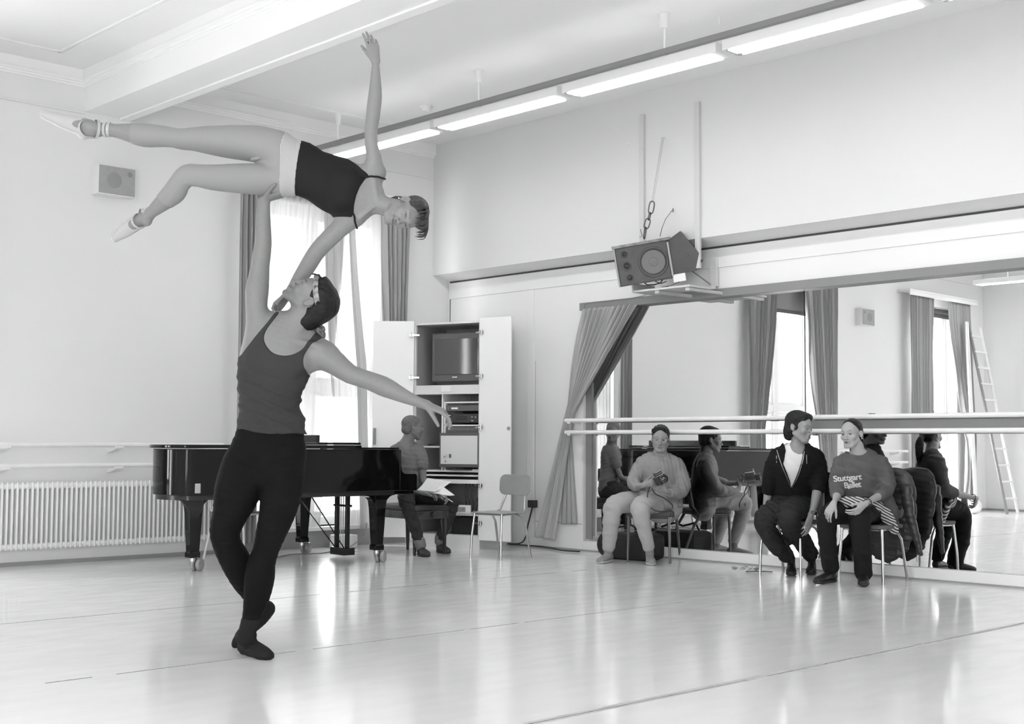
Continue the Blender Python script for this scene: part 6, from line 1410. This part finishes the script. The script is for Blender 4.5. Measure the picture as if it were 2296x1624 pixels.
build_person(MH, HH, h_t, (h_aR, h_aL), (h_lR, h_lL),   .26, HH.tint(.28, brow=.35, lip=.75, stub=.95, smile=1.0),
    [(v(1717, 1142, dm), (.15, .1, -1), (0.2, -1, 0), (1, .3, 0), dict(size=1.0, curl=(20, 25, 30, 30), thumb=(25, 20))),
     (v(1818, 1156, dm - .31), (-.35, -.25, -1), (.3, .2, -.1), (-.3, .9, 0), dict(size=1.05, curl=((18, 22, 12), (15, 20, 12), (14, 18, 10), (16, 20, 10)), thumb=(28, 20), spread=5))],
    [(1787, 1022, dm - .12, 19), (1789, 1004, dm - .13, 17), (1791, 988, dm - .14, 17)])
HH.eyes(MH, None, look=(-.25, 1, -.1))
part('teeth', MB().ball((0, 0, 0), (.012, .004, .0022)).xf(Matrix.Translation(Vector(HH.pt(0, .0995, -.0604))) @ Matrix([list(r_) for r_ in HH.M]).to_4x4()), mat('teeth', .75, .2), MH.root)
M_hd = mat('dark_hoodie', .011, .9, .15, bump=(220, .3, .001)); M_wt = mat('white_tshirt', .72, .85, .15)
T_ = chain(MH, h_t, n=3)
cloth(MH, 't_shirt', M_wt, [T_], off=.000, disp=(folds((.8, 0, .5), 60, .002, 51),), subs=(ell(v(1789, 1004, dm - .17), (.070, .08, .075)),), clips=((v(1776, 1120, dm), (0, 0, -1)),))
hood_open = [v(a, b, dm - .22) for a, b in [(1762, 990), (1762, 1012), (1756, 1040), (1765, 1060), (1776, 1085), (1778, 1096), (1782, 1085), (1789, 1060), (1797, 1030), (1802, 1006), (1808, 990), (1808, 900), (1762, 900)]]
hd_ = S(); hd_.inc(T_, off=.014); hd_.inc(chain(MH, h_aR[:5], n=2), .03, off=.005); hd_.inc(chain(MH, h_aL[:4], n=2), .03, off=.005)
coneop(hd_, v(1762, 1012, dm - .02), v(1808, 1008, dm - .02), .055, .055, .03)
hd_.disp(folds((.3, .2, 1), 70, .0045, 52)); hd_.disp(folds((1, .2, .2), 80, .002, 53))
hop = S(); hop.lo = hd_.lo; hop.hi = hd_.hi
# the jacket is open only on the front side of the chest
def opening(P, *_):
    x, z = P[..., 0], P[..., 2]; g = S(); polyclip(g, hood_open); d = g.ops[0][0](P)
    return np.maximum(d, P[..., 1] - (v(1784, 1040, dm - .10)[1]))
hd_.op(opening, hd_.lo, hd_.hi, .003, 's'); hd_.op(*ell(v(1789, 1000, dm - .20), (.062, .09, .06)), .004, 's'); hd_.clip(v(1776, 1130, dm), (0, 0, -1))
smesh('hooded_jacket', hd_, .006, M_hd, MH.root)
zp = [v(a, b, dm - .20) for a, b in [(1742, 1010), (1746, 1028), (1754, 1050), (1765, 1072), (1776, 1094)]]; zq = [v(a, b, dm - .20) for a, b in [(1801, 1012), (1797, 1032), (1790, 1060), (1784, 1080), (1778, 1094)]]
ho = [o for o in MH.root.children if o.name.startswith('hooded_jacket')][0]
def drop(obj, pts, off, back=.35):   # lay points onto the front of a garment
    bm = bmesh.new(); bm.from_mesh(obj.data); bv = BVHTree.FromBMesh(bm); bm.free(); out = []
    for p in pts:
        h_ = bv.ray_cast(Vector((p[0], p[1] - back, p[2])), Vector((0, 1, 0)))
        out.append(np.array(h_[0]) + np.array([0, -off, 0]) if h_[0] else np.array(p))
    return out
for z_ in (zp, zq): part('zip', MB().tube(drop(ho, z_, .007), .0032, 6), M_steel, MH.root)
for a, b in (((1741, 1022), (1741, 1038)), ((1805, 1020), (1806, 1040))): part('drawstring', MB().tube(drop(ho, [v(a[0], a[1], dm - .2), v(b[0], b[1], dm - .2)], .004), .003, 6), M_steel, MH.root)
M_dtr = mat('dark_trousers', .018, .8, .25, bump=(240, .2, .001))
cloth(MH, 'trousers', M_dtr, [chain(MH, [(1777, 1122, dm, 44, .75), (1778, 1150, dm + .04, 45, .75)], n=1), chain(MH, h_lR, n=3), chain(MH, h_lL, n=3)], off=.005, k=.035, disp=(folds((.6, .3, .8), 55, .007, 54), folds((.1, 0, 1), 90, .003, 55)))
M_bt = mat('black_boot', .010, .5, .4)
shoes(MH, 'shoe', M_bt, M_sole1, onz(1783, 1268), onz(1782, 1292), v(1774, 1252, dm), w=1.0)
shoes(MH, 'shoe', M_bt, M_sole1, onz(1824, 1262), onz(1810, 1285), v(1820, 1250, dm + .1), w=1.0)
M_hair3 = hairmat(.013, (30, 30, 10))
hair_cap(MH, HH, (((0, -.028, .052), (.086, .106, .090), 0), ((0, -.068, -.015), (.078, .062, .07), .02), ((0, -.085, -.065), (.062, .035, .045), .02), ((0, .052, .100), (.060, .045, .028), .025), ((.05, -.005, .02), (.035, .03, .05), .01)), M_hair3, amp=.004, fc=fc2(.070, .62, .020))
wc_ = v(1821, 1149, dm - .295); part('watch', MB().tube([wc_ + np.array([.033 * math.cos(a), .026 * math.sin(a), .012 * math.cos(a)]) for a in np.linspace(0, 2 * pi, 20, endpoint=False)], .007, 8, closed=True).lathe([(.017, -.036), (.017, -.028)], 20, tuple(wc_ + np.array([-.005, 0, 0])), 'y'), M_steel, MH.root)

# ---- ponytailed woman ----
PW = Person('person', 'woman with dark ponytail in printed sweatshirt and striped scarf, seated with hands on her knees', 'person', onz(1900, 1306), .006); v = PW.v
dp = 10.56
q_t = [(1932, 1150, dp + .02, 50, .75), (1928, 1125, dp, 50, .74), (1924, 1098, dp - .02, 49, .72), (1924, 1072, dp - .04, 49, .68), (1928, 1050, dp - .05, 50, .60), (1930, 1034, dp - .05, 46, .50), (1926, 1022, dp - .05, 22, .70)]
q_aR = [(1887, 1042, dp - .05, 18), (1882, 1060, dp - .06, 18), (1878, 1082, dp - .06, 17), (1878, 1100, dp - .10, 16), (1877, 1110, dp - .20, 13), (1874, 1118, dp - .32, 9), (1871, 1126, dp - .41, 7), (1869, 1129, dp - .44, 6.5)]
q_aL = [(1972, 1044, dp - .05, 20), (1981, 1062, dp - .06, 20), (1987, 1084, dp - .07, 19), (1984, 1102, dp - .12, 16), (1972, 1112, dp - .22, 12), (1957, 1120, dp - .34, 9.5), (1945, 1128, dp - .44, 7.2), (1940, 1131, dp - .47, 6.8)]
q_lR = [(1915, 1142, dp, 30), (1890, 1144, dp - .12, 30), (1866, 1154, dp - .26, 24), (1855, 1166, dp - .31, 22), (1854, 1190, dp - .31, 20.5), (1856, 1220, dp - .28, 19), (1860, 1250, dp - .24, 18), (1862, 1270, dp - .22, 18)]
q_lL = [(1955, 1144, dp, 30), (1942, 1144, dp - .15, 30), (1932, 1155, dp - .28, 25), (1928, 1168, dp - .35, 23.5), (1929, 1195, dp - .36, 22), (1933, 1230, dp - .36, 20.5), (1935, 1262, dp - .32, 19.5), (1936, 1284, dp - .31, 19)]
HQ = Head(v(1909, 975, dp - .06), (-.64, -.77, -.02), (-.08, 0, 1), 1.0, jaw=.90, nose=.95, cheek=1.05)
build_person(PW, HQ, q_t, (q_aR, q_aL), (q_lR, q_lL), .36, HQ.tint(.36, brow=.35, lip=.22, lash=.05),
    [(v(1869, 1129, dp - .44), (-.50, -.15, -.80), (.8, -.5, 0), (.1, .6, -.7), dict(size=.95, curl=(22, 28, 32, 36), thumb=(35, 20), spread=6)),
     (v(1940, 1131, dp - .47), (-.78, -.16, -.62), (-.45, -.5, .5), (-.3, .5, -.8), dict(size=1.0, curl=(20, 24, 26, 30), thumb=(32, 15), spread=7))],
    [(1926, 1034, dp - .05, 19), (1924, 1016, dp - .05, 15.5), (1921, 1000, dp - .06, 14.5)])
HQ.eyes(PW)
M_sw = mat('grey_sweatshirt', .10, .9, .15, nz=(12, .08), bump=(200, .3, .001))
cloth(PW, 'sweatshirt', M_sw, [chain(PW, q_t, n=3), (chain(PW, q_aR[:5], n=2), .03), (chain(PW, q_aL[:5], n=2), .03), (chain(PW, [(1965, 1115, dp, 30), (1990, 1145, dp + .02, 22), (2004, 1172, dp + .05, 12)], n=2), .03)], off=.008,
      disp=(folds((.3, .2, 1), 60, .0045, 61), folds((1, .2, .3), 55, .003, 62)), subs=(ell(v(1921, 1008, dp - .07), (.085, .09, .055)),), polys=([v(a, b, dp - .1) for a, b in [(1850, 1010), (1850, 1118), (1868, 1116), (1888, 1110), (1886, 1128), (1920, 1124), (1955, 1128), (1966, 1122), (1985, 1150), (2004, 1185), (2025, 1180), (2010, 1010), (1990, 990), (1870, 990)]],))
sw = [o for o in PW.root.children if o.name.startswith('sweatshirt')][0]
def lettering(txt, cx, cy, size, ang, sp=1.0):
    cu = bpy.data.curves.new('lettering', 'FONT'); cu.body = txt; cu.size = size; cu.align_x = 'CENTER'; cu.space_character = sp; cu.offset = size * .022; cu.resolution_u = 3
    to = bpy.data.objects.new('tmp_text', cu); COL.objects.link(to); dg = bpy.context.evaluated_depsgraph_get(); me = bpy.data.meshes.new_from_object(to.evaluated_get(dg)); bpy.data.objects.remove(to)
    bm = bmesh.new(); bm.from_mesh(me); bmesh.ops.triangulate(bm, faces=bm.faces)
    for _ in range(2): bmesh.ops.subdivide_edges(bm, edges=[e for e in bm.edges if e.calc_length() > .012], cuts=1)
    bmesh.ops.triangulate(bm, faces=bm.faces)
    c = v(cx, cy, dp - .3); ca, sa = math.cos(ang), math.sin(ang); vs = [c + np.array([q.co.x * ca - q.co.y * sa, 0, q.co.x * sa + q.co.y * ca]) for q in bm.verts]
    vs = drop(sw, vs, .003, .4); mb = MB(); mb.add(vs, [tuple(w_.index for w_ in f.verts) for f in bm.faces]); bm.free()
    part('lettering', mb, mat('print_white', .55, .7), PW.root, smooth=False)
lettering('Stuttgart', 1912, 1079, .066, math.radians(6), .92); lettering('Ballet', 1923, 1095, .066, math.radians(6), .90)
nk = [v(a, b, dp - .3) for a, b in [(1932, 1012), (1926, 1030), (1904, 1040), (1907, 1060), (1914, 1090)]]
part('necklace', MB().tube(drop(sw, [v(a, b, dp - .3) for a, b in [(1901, 1030), (1902, 1045), (1906, 1065), (1914, 1088)]], .003), .0016, 6), M_plast, PW.root)
pc = drop(sw, [v(1915, 1094, dp - .3)], .004)[0]; part('pendant', MB().ball(pc, (.014, .004, .016), 18, 10), mat('pale_pendant', .5, .3), PW.root)
M_bk = mat('black_trousers', .009, .8, .2, bump=(240, .2, .001))
cloth(PW, 'trousers', M_bk, [chain(PW, [(1930, 1128, dp, 48, .75), (1932, 1150, dp + .02, 50, .75)], n=1), chain(PW, q_lR, n=3), chain(PW, q_lL, n=3)], off=.003, k=.03, disp=(folds((.2, .3, 1), 55, .004, 63),))
shoes(PW, 'ankle_boot', M_bt, M_sole1, onz(1876, 1300), onz(1808, 1307), v(1862, 1272, dp - .22), sole=.02)
shoes(PW, 'ankle_boot', M_bt, M_sole1, onz(1941, 1299), onz(1935, 1317), v(1937, 1286, dp - .31), sole=.02)
M_st = mat('striped_scarf', .3, .8); _stn = M_st.node_tree
def stripes(m, dirv, freq, a, b):
    nt = m.node_tree; N = nt.nodes; L = nt.links; bs = N['Principled BSDF']; tc = N.new('ShaderNodeTexCoord'); vm = N.new('ShaderNodeVectorMath'); vm.operation = 'DOT_PRODUCT'; vm.inputs[1].default_value = dirv
    mu = N.new('ShaderNodeMath'); mu.operation = 'MULTIPLY'; mu.inputs[1].default_value = freq; sn = N.new('ShaderNodeMath'); sn.operation = 'SINE'; gt = N.new('ShaderNodeMath'); gt.operation = 'GREATER_THAN'; gt.inputs[1].default_value = 0
    nz_ = N.new('ShaderNodeTexNoise'); nz_.inputs['Scale'].default_value = 7; ad = N.new('ShaderNodeMath'); ad.operation = 'MULTIPLY_ADD'; ad.inputs[1].default_value = 9
    cr = N.new('ShaderNodeMix'); cr.data_type = 'RGBA'; cr.inputs['A'].default_value = (a, a, a, 1); cr.inputs['B'].default_value = (b, b, b, 1)
    L.new(tc.outputs['Object'], vm.inputs[0]); L.new(vm.outputs['Value'], mu.inputs[0]); L.new(tc.outputs['Object'], nz_.inputs['Vector']); L.new(nz_.outputs['Fac'], ad.inputs[0]); L.new(mu.outputs[0], ad.inputs[2]); L.new(ad.outputs[0], sn.inputs[0]); L.new(sn.outputs[0], gt.inputs[0]); L.new(gt.outputs[0], cr.inputs['Factor']); L.new(cr.outputs['Result'], bs.inputs['Base Color'])
stripes(M_st, (.45, 0, 1), 270, .035, .60)
cloth(PW, 'striped_scarf', M_st, [chain(PW, [(1884, 1127, dp - .20, 10), (1900, 1126, dp - .24, 12), (1922, 1128, dp - .25, 13), (1945, 1130, dp - .24, 12), (1966, 1137, dp - .20, 12)], n=2, U=(0, 0, 1)), chain(PW, [(1966, 1137, dp - .18, 13), (1984, 1152, dp - .14, 14), (1996, 1172, dp - .10, 13), (2006, 1190, dp - .08, 9), (2010, 1196, dp - .07, 4)], n=2, U=(1, 0, 0), ratio=.6)], off=.002, h=.005, disp=(folds((.6, 0, 1), 150, .0025, 64),))
bp2 = v(1946, 1127.5, dp - .43); axb = nv(v(1940, 1131, dp - .47) - v(1957, 1120, dp - .34)); e1 = nv(np.cross(axb, (0, 1, 0))); e2 = np.cross(axb, e1)
part('bracelet', MB().tube([bp2 + (e1 * math.cos(a) + e2 * math.sin(a)) * .031 for a in np.linspace(0, 2 * pi, 20, endpoint=False)], .004, 8, closed=True), M_plast, PW.root)
M_hair4 = hairmat(.008, (20, 20, 20))
hair_cap(PW, HQ, (((0, -.025, .048), (.0795, .102, .0865), 0), ((0, -.070, .000), (.066, .045, .055), .02)), M_hair4, amp=.0006, fc=fc2(.050, .55, .027))
pt = S(); pb = HQ.pt(0, -.118, .0); pt.inc(loft([(pb, .022, .022), (pb + np.array([.035, .035, -.03]), .028, .024), (pb + np.array([.035, .045, -.10]), .038, .030), (pb + np.array([.02, .04, -.19]), .036, .028), (pb + np.array([.005, .03, -.27]), .022, .018)], n=3)); pt.disp(folds((1, .5, .05), 260, .003, 65)); smesh('ponytail', pt, .005, M_hair4, PW.root)
part('earring', MB().ball(HQ.pt(-.084, -.012, -.036), .005, 10, 8), mat('pearl', .8, .2), PW.root)

# quilted jacket hanging on the back of her chair
qj = Person('quilted_jacket', 'dark quilted jacket draped over the back of the ponytailed woman\'s chair', 'jacket', (9.72, 5.66), .006)
J = S(); w3 = lambda x, y, z: qj.w((x, y, z)); Uy = RH @ np.array([.1, -1, 0])
J.inc(loft([(w3(9.69, 5.64, .875), .17, .045), (w3(9.70, 5.64, .80), .225, .060), (w3(9.72, 5.66, .62), .245, .055), (w3(9.74, 5.68, .45), .25, .050), (w3(9.75, 5.66, .30), .22, .045), (w3(9.75, 5.60, .20), .12, .030)], U=Uy, n=3))
J.inc(loft([(w3(9.66, 5.46, .74), .05, .04), (w3(9.67, 5.44, .55), .045, .035), (w3(9.70, 5.40, .36), .035, .03), (w3(9.72, 5.37, .22), .018, .02)], U=Uy, n=2), .02)
J.disp(lambda P: .005 * (1 - np.abs(np.sin((P[..., 2] + .15 * P[..., 0]) * 66)) ** .45)); J.disp(folds((.5, .5, 1), 50, .004, 71))
smesh('shell', J, .006, mat('quilted_nylon', .022, .45, .5), qj.root)
part('drawcord', MB().tube([w3(9.70, 5.40, .27), w3(9.69, 5.39, .16)], .002, 6), M_plast, qj.root)
